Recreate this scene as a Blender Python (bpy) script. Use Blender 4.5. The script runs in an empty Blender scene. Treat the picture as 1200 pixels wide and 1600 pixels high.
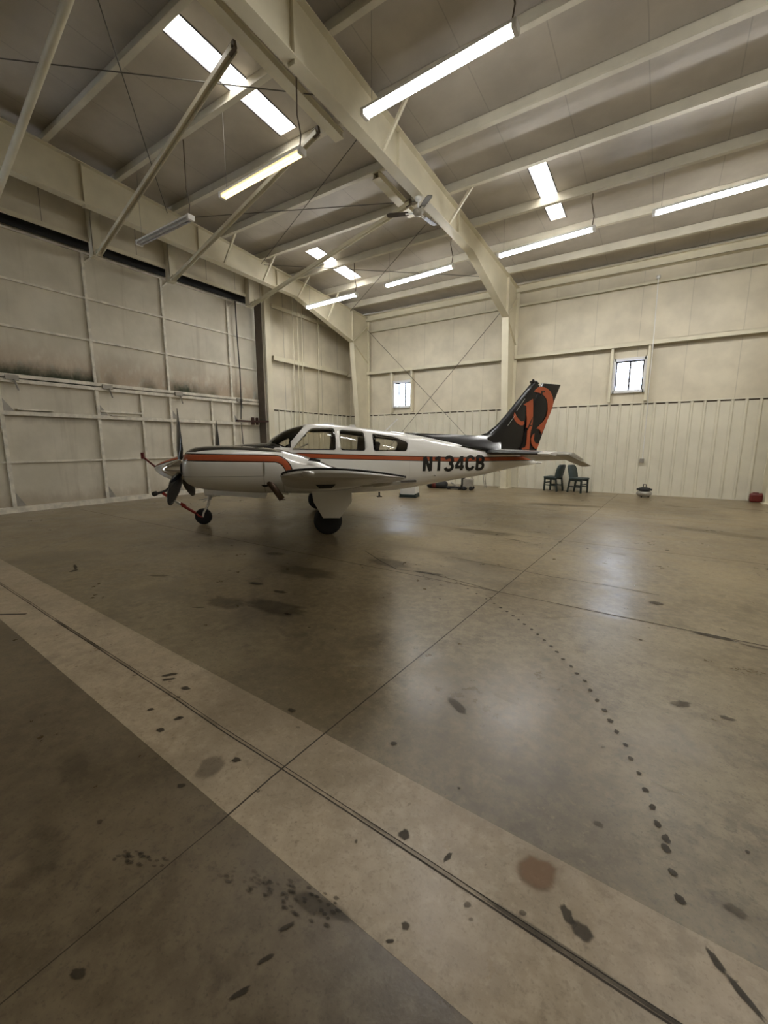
import bpy, bmesh, math, random
from mathutils import Vector, Matrix
random.seed(4)
sc = bpy.context.scene
COL = sc.collection
PI = math.pi

# ------------------------------------------------------------------ node helpers
class X:
    """tiny arithmetic wrapper that builds Math nodes"""
    def __init__(s, nt, sock): s.nt, s.s = nt, sock
    def _op(s, op, *args):
        n = s.nt.nodes.new('ShaderNodeMath'); n.operation = op
        for i, a in enumerate((s,) + args):
            if isinstance(a, X): s.nt.links.new(a.s, n.inputs[i])
            else: n.inputs[i].default_value = a
        return X(s.nt, n.outputs[0])
    def __add__(s, o): return s._op('ADD', o)
    __radd__ = __add__
    def __sub__(s, o): return s._op('SUBTRACT', o)
    def __rsub__(s, o): return (s * -1.0) + o
    def __mul__(s, o): return s._op('MULTIPLY', o)
    __rmul__ = __mul__
    def abs(s): return s._op('ABSOLUTE')
    def lt(s, o): return s._op('LESS_THAN', o)
    def gt(s, o): return s._op('GREATER_THAN', o)
    def max(s, o): return s._op('MAXIMUM', o)
    def min(s, o): return s._op('MINIMUM', o)
    def sqrt(s): return s._op('SQRT')
    def mod(s, o): return s._op('FLOORED_MODULO', o)
    def step(s, a, b):
        n = s.nt.nodes.new('ShaderNodeMapRange'); n.interpolation_type = 'SMOOTHSTEP'
        s.nt.links.new(s.s, n.inputs[0])
        n.inputs[1].default_value = a; n.inputs[2].default_value = b
        return X(s.nt, n.outputs[0])

class MatB:
    def __init__(s, name, col=(.8, .8, .8), rough=.5, metal=0., spec=.5, coat=0.):
        s.m = bpy.data.materials.new(name); s.m.use_nodes = True
        s.nt = s.m.node_tree
        s.b = s.nt.nodes['Principled BSDF']
        s.b.inputs['Base Color'].default_value = (*col, 1)
        s.b.inputs['Roughness'].default_value = rough
        s.b.inputs['Metallic'].default_value = metal
        s.b.inputs['Specular IOR Level'].default_value = spec
        s.b.inputs['Coat Weight'].default_value = coat
        s.b.inputs['Coat Roughness'].default_value = .05
        s.c = col
        s.m.diffuse_color = (*col, 1)
    def n(s, t): return s.nt.nodes.new(t)
    def link(s, a, b): s.nt.links.new(a, b)
    def coords(s, kind='Object'):
        t = s.n('ShaderNodeTexCoord'); p = s.n('ShaderNodeSeparateXYZ')
        s.link(t.outputs[kind], p.inputs[0]); s.vec = t.outputs[kind]
        return [X(s.nt, p.outputs[i]) for i in range(3)]
    def noise(s, scale, detail=4, rough=.55, stretch=None, off=0.):
        n = s.n('ShaderNodeTexNoise'); n.inputs['Scale'].default_value = scale
        n.inputs['Detail'].default_value = detail; n.inputs['Roughness'].default_value = rough
        v = getattr(s, 'vec', None)
        if v is None: s.coords(); v = s.vec
        mp = s.n('ShaderNodeMapping'); s.link(v, mp.inputs[0])
        mp.inputs['Scale'].default_value = stretch or (1, 1, 1)
        mp.inputs['Location'].default_value = (off, off * .7, off * 1.3)
        s.link(mp.outputs[0], n.inputs['Vector'])
        return X(s.nt, n.outputs[0])
    def mix(s, fac, a, b):
        n = s.n('ShaderNodeMix'); n.data_type = 'RGBA'
        if isinstance(fac, X): s.link(fac.s, n.inputs[0])
        else: n.inputs[0].default_value = fac
        for i, c in ((6, a), (7, b)):
            if isinstance(c, tuple): n.inputs[i].default_value = (*c, 1)
            else: s.link(c, n.inputs[i])
        return n.outputs[2]
    def base(s, c): s.link(c, s.b.inputs['Base Color'])
    def rough(s, x): s.link(x.s, s.b.inputs['Roughness'])
    def bump(s, x, strength=.2, dist=.02):
        n = s.n('ShaderNodeBump'); n.inputs['Strength'].default_value = strength
        n.inputs['Distance'].default_value = dist
        s.link(x.s, n.inputs['Height']); s.link(n.outputs[0], s.b.inputs['Normal'])

def simple(name, col, rough=.5, metal=0., spec=.5, var=.12, scale=6., coat=0.):
    b = MatB(name, col, rough, metal, spec, coat)
    b.coords()
    f = b.noise(scale)
    d = tuple(max(0, c * (1 - var)) for c in col); l = tuple(min(1, c * (1 + var)) for c in col)
    b.base(b.mix(f.step(.3, .7), d, l))
    return b.m

# ------------------------------------------------------------------ mesh helpers
class MB:
    def __init__(s): s.v = []; s.f = []; s.mi = []; s.sm = []
    def add(s, vs, fs, mi=0, smooth=False):
        o = len(s.v); s.v += [tuple(p) for p in vs]
        for f in fs:
            s.f.append([i + o for i in f]); s.mi.append(mi); s.sm.append(smooth)
        return s
    def box(s, x0, x1, y0, y1, z0, z1, mi=0):
        vs = [(x, y, z) for x in (x0, x1) for y in (y0, y1) for z in (z0, z1)]
        return s.add(vs, [(0, 1, 3, 2), (4, 6, 7, 5), (0, 4, 5, 1), (2, 3, 7, 6), (0, 2, 6, 4), (1, 5, 7, 3)], mi)
    def bar(s, a, b, w, h, up=(0, 0, 1), mi=0):
        """rectangular bar from a to b, width w, height h"""
        a = Vector(a); b = Vector(b); d = (b - a).normalized(); u = Vector(up)
        r = d.cross(u)
        if r.length < 1e-4: r = d.cross(Vector((1, 0, 0)))
        r.normalize(); u = r.cross(d).normalized()
        vs = [p + r * (i * w / 2) + u * (j * h / 2) for p in (a, b) for i in (-1, 1) for j in (-1, 1)]
        return s.add(vs, [(0, 1, 3, 2), (4, 6, 7, 5), (0, 4, 5, 1), (2, 3, 7, 6), (0, 2, 6, 4), (1, 5, 7, 3)], mi)
    def tube(s, pts, r, n=10, mi=0, rad=None, cap=True):
        pts = [Vector(p) for p in pts]; rings = []
        prev = None
        for i, p in enumerate(pts):
            d = (pts[min(i + 1, len(pts) - 1)] - pts[max(i - 1, 0)]).normalized()
            if prev is None:
                u = d.cross(Vector((0, 0, 1)))
                if u.length < 1e-3: u = d.cross(Vector((1, 0, 0)))
            else: u = prev - d * prev.dot(d)
            u.normalize(); prev = u; w = d.cross(u)
            rr = rad[i] if rad else r
            rings.append([p + u * (rr * math.cos(2 * PI * k / n)) + w * (rr * math.sin(2 * PI * k / n)) for k in range(n)])
        return s.loft(rings, True, cap, mi, True)
    def loft(s, rings, closed=True, cap=True, mi=0, smooth=True):
        n = len(rings[0]); vs = [p for r in rings for p in r]; fs = []
        for i in range(len(rings) - 1):
            for k in range(n if closed else n - 1):
                k2 = (k + 1) % n
                fs.append((i * n + k, i * n + k2, (i + 1) * n + k2, (i + 1) * n + k))
        s.add(vs, fs, mi, smooth)
        if cap:
            s.add(rings[0], [tuple(range(n))[::-1]], mi); s.add(rings[-1], [tuple(range(n))], mi)
        return s
    def lathe(s, prof, c=(0, 0, 0), axis='z', n=24, mi=0):
        rings = []
        for r, h in prof:
            ring = []
            for k in range(n):
                a = 2 * PI * k / n; p, q = r * math.cos(a), r * math.sin(a)
                ring.append({'z': (c[0] + p, c[1] + q, c[2] + h), 'x': (c[0] + h, c[1] + p, c[2] + q), 'y': (c[0] + q, c[1] + h, c[2] + p)}[axis])
            rings.append(ring)
        return s.loft(rings, True, True, mi, True)
    def prism(s, poly, axis, a, b, mi=0):
        """poly of 2D points extruded along axis from a to b. axis x: (y,z); y: (x,z); z: (x,y)"""
        def P(p, t): return {'x': (t, p[0], p[1]), 'y': (p[0], t, p[1]), 'z': (p[0], p[1], t)}[axis]
        n = len(poly); vs = [P(p, a) for p in poly] + [P(p, b) for p in poly]
        fs = [tuple(range(n))[::-1], tuple(range(n, 2 * n))] + [(i, (i + 1) % n, n + (i + 1) % n, n + i) for i in range(n)]
        return s.add(vs, fs, mi)
    def build(s, name, mats, parent=None, weld=False, bevel=0, auto=None):
        me = bpy.data.meshes.new(name); me.from_pydata(s.v, [], s.f)
        if not isinstance(mats, (list, tuple)): mats = [mats]
        for m in mats: me.materials.append(m)
        for p, mi, sm in zip(me.polygons, s.mi, s.sm): p.material_index = mi; p.use_smooth = sm
        bm = bmesh.new(); bm.from_mesh(me)
        if weld: bmesh.ops.remove_doubles(bm, verts=bm.verts, dist=1e-5)
        bmesh.ops.recalc_face_normals(bm, faces=bm.faces)
        bm.to_mesh(me); bm.free()
        o = bpy.data.objects.new(name, me); COL.objects.link(o)
        if parent: o.parent = parent
        if bevel:
            md = o.modifiers.new('bevel', 'BEVEL'); md.width = bevel; md.segments = 2; md.limit_method = 'ANGLE'
        return o

def tag(o, label=None, cat=None, group=None, kind=None):
    if label: o['label'] = label
    if cat: o['category'] = cat
    if group: o['group'] = group
    if kind: o['kind'] = kind
    return o
def struct(o): o['kind'] = 'structure'; return o
def thing(name, loc, label, cat, group=None, rz=0):
    o = bpy.data.objects.new(name, None); COL.objects.link(o)
    o.location = loc; o.rotation_euler = (0, 0, rz); o.empty_display_size = .2
    return tag(o, label, cat, group)
def boolean(o, cutter, op='DIFFERENCE'):
    md = o.modifiers.new('b', 'BOOLEAN'); md.operation = op; md.object = cutter; md.solver = 'EXACT'
    try: md.material_mode = 'TRANSFER'
    except Exception: pass
    dg = bpy.context.evaluated_depsgraph_get(); dg.update()
    me = bpy.data.meshes.new_from_object(o.evaluated_get(dg))
    o.modifiers.remove(md); old = o.data; o.data = me; me.name = old.name; bpy.data.meshes.remove(old)
def drop(o):
    me = o.data; bpy.data.objects.remove(o); bpy.data.meshes.remove(me)

def pchip(xs, ys):
    """monotone cubic interpolation"""
    if xs[0] > xs[-1]: xs, ys = xs[::-1], ys[::-1]
    n = len(xs); h = [xs[i + 1] - xs[i] for i in range(n - 1)]; d = [(ys[i + 1] - ys[i]) / h[i] for i in range(n - 1)]
    m = [d[0]] + [0 if d[i - 1] * d[i] <= 0 else 2 * d[i - 1] * d[i] / (d[i - 1] + d[i]) for i in range(1, n - 1)] + [d[-1]]
    def f(x):
        if x <= xs[0]: return ys[0]
        if x >= xs[-1]: return ys[-1]
        i = max(k for k in range(n - 1) if xs[k] <= x); t = (x - xs[i]) / h[i]
        return ((1 + 2 * t) * (1 - t) ** 2 * ys[i] + t * (1 - t) ** 2 * h[i] * m[i] + t * t * (3 - 2 * t) * ys[i + 1] + t * t * (t - 1) * h[i] * m[i + 1])
    return f

# ------------------------------------------------------------------ materials: building
CREAM = (.68, .62, .485)
def vinyl(name, col, seam_axis, seam_w, off=0., seam_dark=.28):
    b = MatB(name, col, .45, spec=.35)
    c = b.coords()
    u = c[seam_axis]
    w = b.noise(.7, 3, stretch=(1, 1, .25))
    line = ((u + off + w * .03).mod(seam_w) - seam_w / 2).abs().lt(.009)
    n1 = b.noise(1.3, 5); n2 = b.noise(9, 4, off=5)
    base = b.mix(n1.step(.25, .75), tuple(x * .86 for x in col), tuple(min(1, x * 1.07) for x in col))
    base = b.mix(line * seam_dark, base, tuple(x * .35 for x in col))
    b.base(base)
    pk = ((u + off).mod(seam_w) - seam_w / 2).abs().step(0, .25)
    b.bump(n2 * .35 + pk * .6 + b.noise(2.2, 3, off=2) * .8, .25, .03)
    return b.m
M = {}
M['wall_vinyl'] = vinyl('wall_vinyl', CREAM, 0, 1.22, .3)
M['gable_vinyl'] = vinyl('gable_vinyl', CREAM, 1, 1.02, .2, .8)
M['roof_vinyl'] = vinyl('roof_vinyl', (.53, .485, .42), 0, 1.22, .1, .3)
M['steel'] = simple('cream_painted_steel', (.69, .64, .49), .42, spec=.4, var=.05, scale=2.)
M['purlin'] = simple('cream_purlin_paint', (.64, .60, .49), .45, spec=.4, var=.07, scale=2.)
M['metal_panel'] = simple('cream_wall_panel', (.69, .655, .53), .4, spec=.45, var=.05, scale=1.5)
M['brown'] = simple('brown_jamb', (.10, .075, .05), .6)
M['black'] = simple('black_rubber', (.012, .012, .012), .7)
M['blackgloss'] = simple('black_gloss_paint', (.008, .008, .009), .12, coat=.6, var=.05)
M['greysteel'] = simple('grey_steel', (.33, .31, .27), .45, metal=.3, var=.12)
M['rod'] = simple('dark_rod_steel', (.12, .11, .09), .6)
M['door_frame'] = simple('galvanised_door_frame', (.74, .70, .60), .45, metal=.0, var=.18, scale=5.)
M['white_enamel'] = simple('white_enamel', (.8, .8, .78), .35, var=.03)
M['red'] = simple('red_paint', (.30, .02, .012), .4)
M['dark_red'] = simple('dark_red_paint', (.13, .014, .01), .45)
M['tyre'] = simple('tyre_rubber', (.012, .012, .013), .75)
M['alu'] = simple('bare_aluminium', (.6, .6, .58), .35, metal=.9, var=.08)
M['window_frame'] = simple('window_frame_white', (.75, .75, .75), .4, var=.02)
M['dark_frame'] = simple('window_sash_dark', (.05, .05, .06), .5)

def door_sheet():
    b = MatB('door_sheet', (.55, .5, .40), .55, spec=.3)
    x, y, z = b.coords()
    n1 = b.noise(1.1, 5); n2 = b.noise(4.5, 6, off=3, stretch=(1, 1, .5)); n3 = b.noise(14, 5, off=7)
    col = b.mix(n1.step(.3, .72), (.60, .56, .46), (.74, .69, .58))
    drip = b.noise(5, 3, off=11, stretch=(1, 1, .06))
    col = b.mix(drip.step(.56, .75) * .28, col, (.33, .28, .21))
    # brown damp band and green moss above the middle rail
    tan = (z - 3.12 + (n2 - .5) * .9).step(1.0, .1) * z.gt(3.05) * n2.step(.3, .5)
    col = b.mix(tan * .6, col, (.42, .29, .19))
    patch = b.noise(.75, 2, off=21, stretch=(1, 1, .01)).step(.42, .60)
    nearbig = y.step(5.5, 5.1) * .9
    mossh = (z - 3.10 + (n2 - .5) * .42 + (n3 - .5) * .12).step(.44, .02) * z.gt(3.02)
    col = b.mix(mossh * (patch + nearbig).min(1.) , col, (.030, .038, .014))
    # dirt at the bottom and along the middle rails
    low = (z + (n2 - .5) * .7).step(.55, .1)
    col = b.mix(low * .5, col, (.28, .21, .13))
    d2 = ((z - 2.2) + (n2 - .5) * .3).abs().step(.18, 0.)
    col = b.mix(d2 * .45, col, (.22, .19, .14))
    spots = n3.step(.70, .74) * b.noise(2.0, 2, off=31).step(.55, .62)
    col = b.mix(spots * .8, col, (.10, .085, .06))
    b.base(col); b.bump(n2 + n3 * .4, .15, .02)
    return b.m
M['door_sheet'] = door_sheet()

def concrete(name, dark, light, tint):
    b = MatB(name, dark, .35, spec=.5)
    x, y, z = b.coords()
    n1 = b.noise(.45, 6, .6); n2 = b.noise(2.2, 7, .62, off=4); n3 = b.noise(13, 6, .65, off=8); n4 = b.noise(70, 3, off=1)
    f = (n1 * .45 + n2 * .35 + n3 * .2).step(.40, .60)
    col = b.mix(f, dark, light)
    col = b.mix(n3.step(.42, .66) * .40, col, tint)
    col = b.mix(b.noise(.8, 6, .65, off=13).step(.48, .66) * .50, col, tuple(c * .60 for c in dark))
    col = b.mix(n4.step(.55, .70) * .38, col, tuple(c * .55 for c in dark))
    n5 = b.noise(28, 5, .7, off=3)
    col = b.mix(n5.step(.54, .68) * .38, col, tuple(c * .55 for c in dark))
    col = b.mix(n5.step(.45, .30) * .30, col, tuple(c * 1.3 for c in light))
    col = b.mix(b.noise(4.5, 6, .72, off=17).step(.55, .68) * .42, col, tuple(c * .5 for c in dark))
    b.base(col)
    b.rough(n2.step(.3, .7) * .12 + n3 * .12 + .22)
    b.bump(n3 * .4 + n4 * .3 + n2 * .5, .12, .01)
    return b.m
M['floor'] = concrete('brown_concrete', (.150, .113, .062), (.262, .208, .120), (.31, .25, .152))
M['strip'] = concrete('pale_concrete', (.35, .275, .180), (.45, .365, .25), (.50, .41, .29))
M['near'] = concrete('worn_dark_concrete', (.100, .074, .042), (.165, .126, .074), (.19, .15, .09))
M['strip'].node_tree.nodes['Principled BSDF'].inputs['Specular IOR Level'].default_value = .35
M['joint'] = simple('joint_dirt', (.05, .038, .024), .8)
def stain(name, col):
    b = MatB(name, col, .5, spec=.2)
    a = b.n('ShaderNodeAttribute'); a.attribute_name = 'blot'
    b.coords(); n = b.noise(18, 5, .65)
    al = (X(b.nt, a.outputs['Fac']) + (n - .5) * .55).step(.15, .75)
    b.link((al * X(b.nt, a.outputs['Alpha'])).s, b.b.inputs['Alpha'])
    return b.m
M['oil_shade'] = stain('oil_and_shade', (.050, .039, .025))  # drips and grime, also the soft shade painted near the airplane
M['rust'] = stain('rust_stain', (.27, .155, .08))
M['pale'] = stain('pale_scuff', (.42, .36, .26))

def emit(name, col, st):
    m = bpy.data.materials.new(name); m.use_nodes = True; nt = m.node_tree
    nt.nodes.remove(nt.nodes['Principled BSDF'])
    e = nt.nodes.new('ShaderNodeEmission'); e.inputs[0].default_value = (*col, 1); e.inputs[1].default_value = st
    nt.links.new(e.outputs[0], nt.nodes['Material Output'].inputs[0])
    return m
M['tube'] = emit('lit_tube', (1., .98, .94), 56)
M['tube_warm'] = emit('lit_tube_warm', (1., .74, .34), 1.5)
M['tube_off'] = simple('unlit_tube', (.45, .44, .42), .3)
M['skylight'] = emit('skylight_sheet', (1., .96, .90), 5)
def thin_glass(name, tint, fres=.06):
    m = bpy.data.materials.new(name); m.use_nodes = True; nt = m.node_tree
    nt.nodes.remove(nt.nodes['Principled BSDF'])
    t = nt.nodes.new('ShaderNodeBsdfTransparent'); t.inputs[0].default_value = (*tint, 1)
    g = nt.nodes.new('ShaderNodeBsdfGlossy'); g.inputs['Roughness'].default_value = .02
    f = nt.nodes.new('ShaderNodeFresnel'); f.inputs[0].default_value = 1.5
    mx = nt.nodes.new('ShaderNodeMixShader')
    nt.links.new(f.outputs[0], mx.inputs[0]); nt.links.new(t.outputs[0], mx.inputs[1]); nt.links.new(g.outputs[0], mx.inputs[2])
    nt.links.new(mx.outputs[0], nt.nodes['Material Output'].inputs[0])
    return m
M['pane'] = thin_glass('window_glass', (.97, .98, 1.))
M['cabin_glass'] = thin_glass('cabin_glass', (.92, .91, .88))

# ------------------------------------------------------------------ building shell
XL, XR, YB, YF = -12.0, 9.5, 15.42, -9.0
def zr(y): return 7.8 - .068 * abs(y)          # underside of the purlins
def deck(y): return zr(y) + .245                # underside of the roof

# --- floor (slab, pale trench strip, joints, stains and painted shade in one mesh)
f = MB(); blots = []
f.add([(-13.4, YF, 0), (XR, YF, 0), (XR, YB, 0), (-13.4, YB, 0), (-13.4, YF, -.2), (XR, YF, -.2), (XR, YB, -.2), (-13.4, YB, -.2)],
      [(0, 1, 2, 3), (7, 6, 5, 4), (0, 4, 5, 1), (1, 5, 6, 2), (2, 6, 7, 3), (3, 7, 4, 0)], 0)
blots += [(0, 0)] * 8
def quad(pts, z, mi):
    global blots
    f.add([(p[0], p[1], z) for p in pts], [tuple(range(len(pts)))], mi); blots += [(0, 0)] * len(pts)
def line(pts, w, z=.002, mi=2):
    for (x0, y0), (x1, y1) in zip(pts[:-1], pts[1:]):
        l = math.hypot(x1 - x0, y1 - y0); nx, ny = -(y1 - y0) / l * w / 2, (x1 - x0) / l * w / 2
        quad([(x0 - nx, y0 - ny), (x1 - nx, y1 - ny), (x1 + nx, y1 + ny), (x0 + nx, y0 + ny)], z, mi)
ztop = [.0028]
def blot(x, y, rx, ry=None, ang=0., a=.9, mi=3, core=.5, n=14, jag=.22):
    """a soft edged mark: fan of faces whose 'blot' attribute fades to the rim"""
    global blots
    ry = ry or rx; rx *= .78; ry *= .78; a *= .85; ca, sa = math.cos(ang), math.sin(ang); ztop[0] += .000004; z = ztop[0]
    k1 = [1 + random.uniform(-jag, jag) for _ in range(n)]
    def P(r, i):
        t = 2 * PI * i / n; p, q = rx * r * k1[i] * math.cos(t), ry * r * k1[i] * math.sin(t)
        return (x + p * ca - q * sa, y + p * sa + q * ca, z)
    vs = [(x, y, z)] + [P(core, i) for i in range(n)] + [P(1.1, i) for i in range(n)]
    fs = [(0, 1 + i, 1 + (i + 1) % n) for i in range(n)] + [(1 + i, 1 + n + i, 1 + n + (i + 1) % n, 1 + (i + 1) % n) for i in range(n)]
    f.add(vs, fs, mi); blots += [(1, a)] * (n + 1) + [(0, a)] * n
# pale strip and its double groove
def s_up(x): return 1.53 - .034 * x
def s_mid(x): return 1.215 - .034 * x
def s_lo(x): return .895 - .042 * x
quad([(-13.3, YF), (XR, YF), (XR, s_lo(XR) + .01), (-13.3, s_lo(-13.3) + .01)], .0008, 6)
quad([(-13.3, s_lo(-13.3)), (XR, s_lo(XR)), (XR, s_up(XR)), (-13.3, s_up(-13.3))], .0015, 1)
xs = [-13.2 + .45 * i for i in range(int((XR + 13) / .45))]
wob = [random.uniform(-.004, .004) for _ in xs]
line([(x, s_mid(x) + w) for x, w in zip(xs, wob)], .007, .0022)
line([(x, s_mid(x) + .019 + w) for x, w in zip(xs, wob)], .004, .0022)
for x, w in zip(xs, wob):                       # grime lying in the groove
    blot(x + random.uniform(-.2, .2), s_mid(x) + .01, random.uniform(.15, .3), .013, -.034, random.uniform(.1, .3))
blot(-.1, s_mid(-.1) + .012, .5, .02, -.034, .55); blot(.5, s_mid(.5) + .012, .5, .022, -.034, .6)
blot(-4.0, s_mid(-4) + .01, .9, .02, -.034, .5)
# saw-cut joints
line([(-1.47, -8.9), (-1.455, .2), (-1.44, .9)], .005)
line([(-1.44, .9), (-1.445, 1.2), (-1.437, 1.6), (-1.36, 4.3), (-1.25, 8.5), (-1.15, 12.8), (-1.08, 15.3)], .009)
line([(-11.9, 4.36), (-1.36, 4.33), (.83, 4.29), (9.4, 4.25)], .011)
line([(-11.9, 7.33), (-1.25, 7.3), (1.3, 7.32), (9.4, 7.34)], .010)
line([(-5.25, 1.02), (-4.9, 1.28)], .03)
line([(-11.9, 10.6), (9.4, 10.5)], .009)
# crack running past the wheel
line([(-3.6, 4.95), (-3.1, 4.62), (-2.72, 4.42), (-2.3, 4.5), (-1.8, 4.42), (-1.36, 4.33)], .012)
line([(-2.4, 5.35), (-1.0, 5.2), (-.45, 5.22), (.1, 5.17)], .010)
# trail of drips
trail = [(-1.81, 4.35), (-1.68, 4.24), (-1.54, 4.14), (-1.4, 4.05), (-1.29, 3.97), (-1.2, 3.9), (-1.12, 3.84), (-1.04, 3.77), (-0.97, 3.71), (-0.9, 3.64), (-0.82, 3.57), (-0.75, 3.5), (-0.68, 3.42), (-0.61, 3.34), (-0.55, 3.27), (-0.49, 3.18), (-0.42, 3.1), (-0.37, 3.02), (-0.31, 2.95), (-0.26, 2.85), (-0.21, 2.75), (-0.16, 2.67), (-0.12, 2.58), (-0.08, 2.49), (-0.03, 2.4), (0.0, 2.3), (0.04, 2.21), (0.07, 2.11), (0.1, 2.02), (0.12, 1.93), (0.15, 1.87), (0.15, 1.82), (0.17, 1.72), (0.19, 1.62)]
for i, (x, y) in enumerate(trail):
    blot(x, y, .017 * random.uniform(.8, 1.25), .02 * random.uniform(.8, 1.3), random.uniform(0, 1), .92, core=.8)
# recognisable marks
for x, y, rx, ry, an, a in [(-1.68, 1.18, .035, .03, .5, .9), (-2.24, 1.205, .04, .025, 1, .9), (-2.23, 1.09, .035, .025, .3, .9), (-2.46, 1.157, .03, .02, .8, .9),
        (-2.74, 1.436, .07, .03, .9, .85), (-2.69, 1.40, .07, .025, .8, .85), (-2.49, 1.403, .05, .03, .2, .85), (-.752, 1.295, .035, .035, .3, .9), (-.562, 1.307, .014, .04, -.2, .85),
        (-.082, 1.316, .05, .04, -.6, .8), (-.135, 1.345, .05, .025, -.9, .8), (.34, 1.40, .09, .018, -.75, .95), (.28, 1.46, .05, .02, -.95, .9), (-1.074, 1.723, .028, .02, .9, .95),
        (-1.744, 1.624, .04, .02, .2, .8), (.073, 4.877, .10, .07, 0, .75), (.487, 4.267, .22, .06, -.08, .75), (.75, 4.22, .16, .03, -.08, .55), (-.92, 2.22, .13, .05, -.6, .55),
        (-6.28, 2.2, .22, .03, -.3, .9), (-6.1, 2.12, .05, .09, .4, .8), (-3.77, 3.067, .16, .05, .3, .7), (-3.35, 3.02, .14, .05, .2, .7), (-2.83, 2.64, .06, .025, .1, .6), (-3.68, 2.27, .09, .02, .6, .6),
        (.18, 7.49, .05, .04, 0, .95), (-1.28, 7.17, .05, .04, 0, .9), (-.84, 6.95, .03, .03, 0, .85), (-.02, 3.86, .02, .02, 0, .7), (.45, 2.98, .06, .03, 0, .6), (.23, 3.0, .09, .05, .6, .5),
        (.42, 1.98, .012, .01, 0, .95), (.35, 1.68, .05, .03, 0, .45), (-.09, 1.79, .03, .02, 0, .5), (-.66, 1.64, .012, .01, 0, .9), (-.58, 1.01, .022, .022, 0, .7), (-.6, .945, .02, .008, .7, .9),
        (-.91, .79, .012, .04, -.5, .85), (-.90, .69, .012, .04, -.5, .85), (-.90, .59, .012, .045, -.5, .9), (-1.35, .35, .035, .02, .5, .8), (-1.76, .93, .03, .02, .4, .75),
        (-1.87, .63, .02, .015, 0, .6), (-2.3, 4.5, .3, .06, .1, .6), (-4.6, 4.1, .25, .12, .3, .4), (-5.0, 2.6, .2, .05, .5, .5), (-1.95, 6.9, .25, .05, -.1, .5), (.5, 12.9, .7, .05, 0, .45), (1.8, 13.3, .6, .06, 0, .5)]:
    blot(x, y, rx, ry, an, a)
# tyre scuffs across the lower left
for i in range(70):
    t = random.random(); w_ = .03 + .03 * t; blot(-1.24 + .49 * t + random.uniform(-.01, .01), .79 + .14 * t + random.uniform(-w_, w_), random.uniform(.010, .022), random.uniform(.005, .010), .2, .25 + .4 * t)
for i in range(34):
    t = random.random(); blot(-1.66 + .2 * t, .60 + .08 * t + random.uniform(-.025, .025), random.uniform(.010, .02), random.uniform(.005, .010), .4, .5)
blot(-.86, .90, .17, .045, .22, .4)
blot(-.254, 1.436, .11, .09, .4, .75, 4); blot(-1.75, 1.08, .10, .10, 0, .35)
# old oil stains on the slab, mixed with painted soft shade of the airplane
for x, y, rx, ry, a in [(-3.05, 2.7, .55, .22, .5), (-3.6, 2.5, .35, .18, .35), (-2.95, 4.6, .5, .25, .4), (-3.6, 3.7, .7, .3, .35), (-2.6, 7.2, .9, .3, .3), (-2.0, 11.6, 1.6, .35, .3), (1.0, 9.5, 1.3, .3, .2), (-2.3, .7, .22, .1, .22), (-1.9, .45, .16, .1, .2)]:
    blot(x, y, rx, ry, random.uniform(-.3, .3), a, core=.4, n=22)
for i in range(110):                            # small scattered droppings and chips
    y = random.uniform(.35, 9); x = random.uniform(-1.35 * y - 1.2, .25 * y + .3)
    if x < -11: continue
    r = random.uniform(.005, .012) * (1 + .25 * y); blot(x, y, r * random.uniform(.8, 1.6), r * .7, random.uniform(0, 3), random.uniform(.25, .7), n=8)
for i in range(34):                             # spatter on the strip
    x = random.choice([random.uniform(-4.4, -1.5), random.uniform(-4.4, -2.2), random.uniform(-1.4, .7)]); y = s_lo(x) + random.random() * .6
    r = random.uniform(.005, .016); blot(x, y, r * 1.5, r, random.uniform(0, 1), random.uniform(.25, .65), n=8)
for i in range(40):
    y = random.uniform(2, 8); x = random.uniform(-1.2 * y, .25 * y); blot(x, y, random.uniform(.05, .3), random.uniform(.01, .05), random.uniform(-.4, .8), random.uniform(.12, .3), 5)
floor = f.build('floor', [M['floor'], M['strip'], M['joint'], M['oil_shade'], M['rust'], M['pale'], M['near']]); struct(floor)
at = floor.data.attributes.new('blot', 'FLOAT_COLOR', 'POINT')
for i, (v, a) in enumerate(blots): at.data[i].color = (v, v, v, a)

# --- walls with openings
def wall_grid(us, vs, holes, P, topf=None):
    """grid of faces in (u,v), leaving out the holes; P maps (u,v) to 3D"""
    b = MB()
    us = sorted(set(us) | {h[i] for h in holes for i in (0, 1)}); vs = sorted(set(vs) | {h[i] for h in holes for i in (2, 3)})
    for i in range(len(us) - 1):
        for j in range(len(vs) - 1):
            cu, cv = (us[i] + us[i + 1]) / 2, (vs[j] + vs[j + 1]) / 2
            if any(h[0] < cu < h[1] and h[2] < cv < h[3] for h in holes): continue
            b.add([P(us[i], vs[j]), P(us[i + 1], vs[j]), P(us[i + 1], vs[j + 1]), P(us[i], vs[j + 1])], [(0, 1, 2, 3)])
    return b
WIN = [(-1.52, -.68, 3.17, 4.13), (-9.63, -8.80, 3.07, 4.09)]
b = wall_grid([XL, XR], [0, 6.98], WIN, lambda u, v: (u, YB, v))
for x0, x1, z0, z1 in WIN:
    b.add([(x0, YB, z0), (x1, YB, z0), (x1, YB, z1), (x0, YB, z1), (x0, YB + .12, z0), (x1, YB + .12, z0), (x1, YB + .12, z1), (x0, YB + .12, z1)],
          [(0, 1, 5, 4), (1, 2, 6, 5), (2, 3, 7, 6), (3, 0, 4, 7)])
b.box(XL, XR, YB + .13, YB + .14, -.2, 3.0); b.box(XL, XR, YB + .13, YB + .14, 4.2, 7.2)
b.box(XL, -9.65, YB + .13, YB + .14, 3.0, 4.2); b.box(-8.78, -1.54, YB + .13, YB + .14, 3.0, 4.2); b.box(-.66, XR, YB + .13, YB + .14, 3.0, 4.2)
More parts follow.
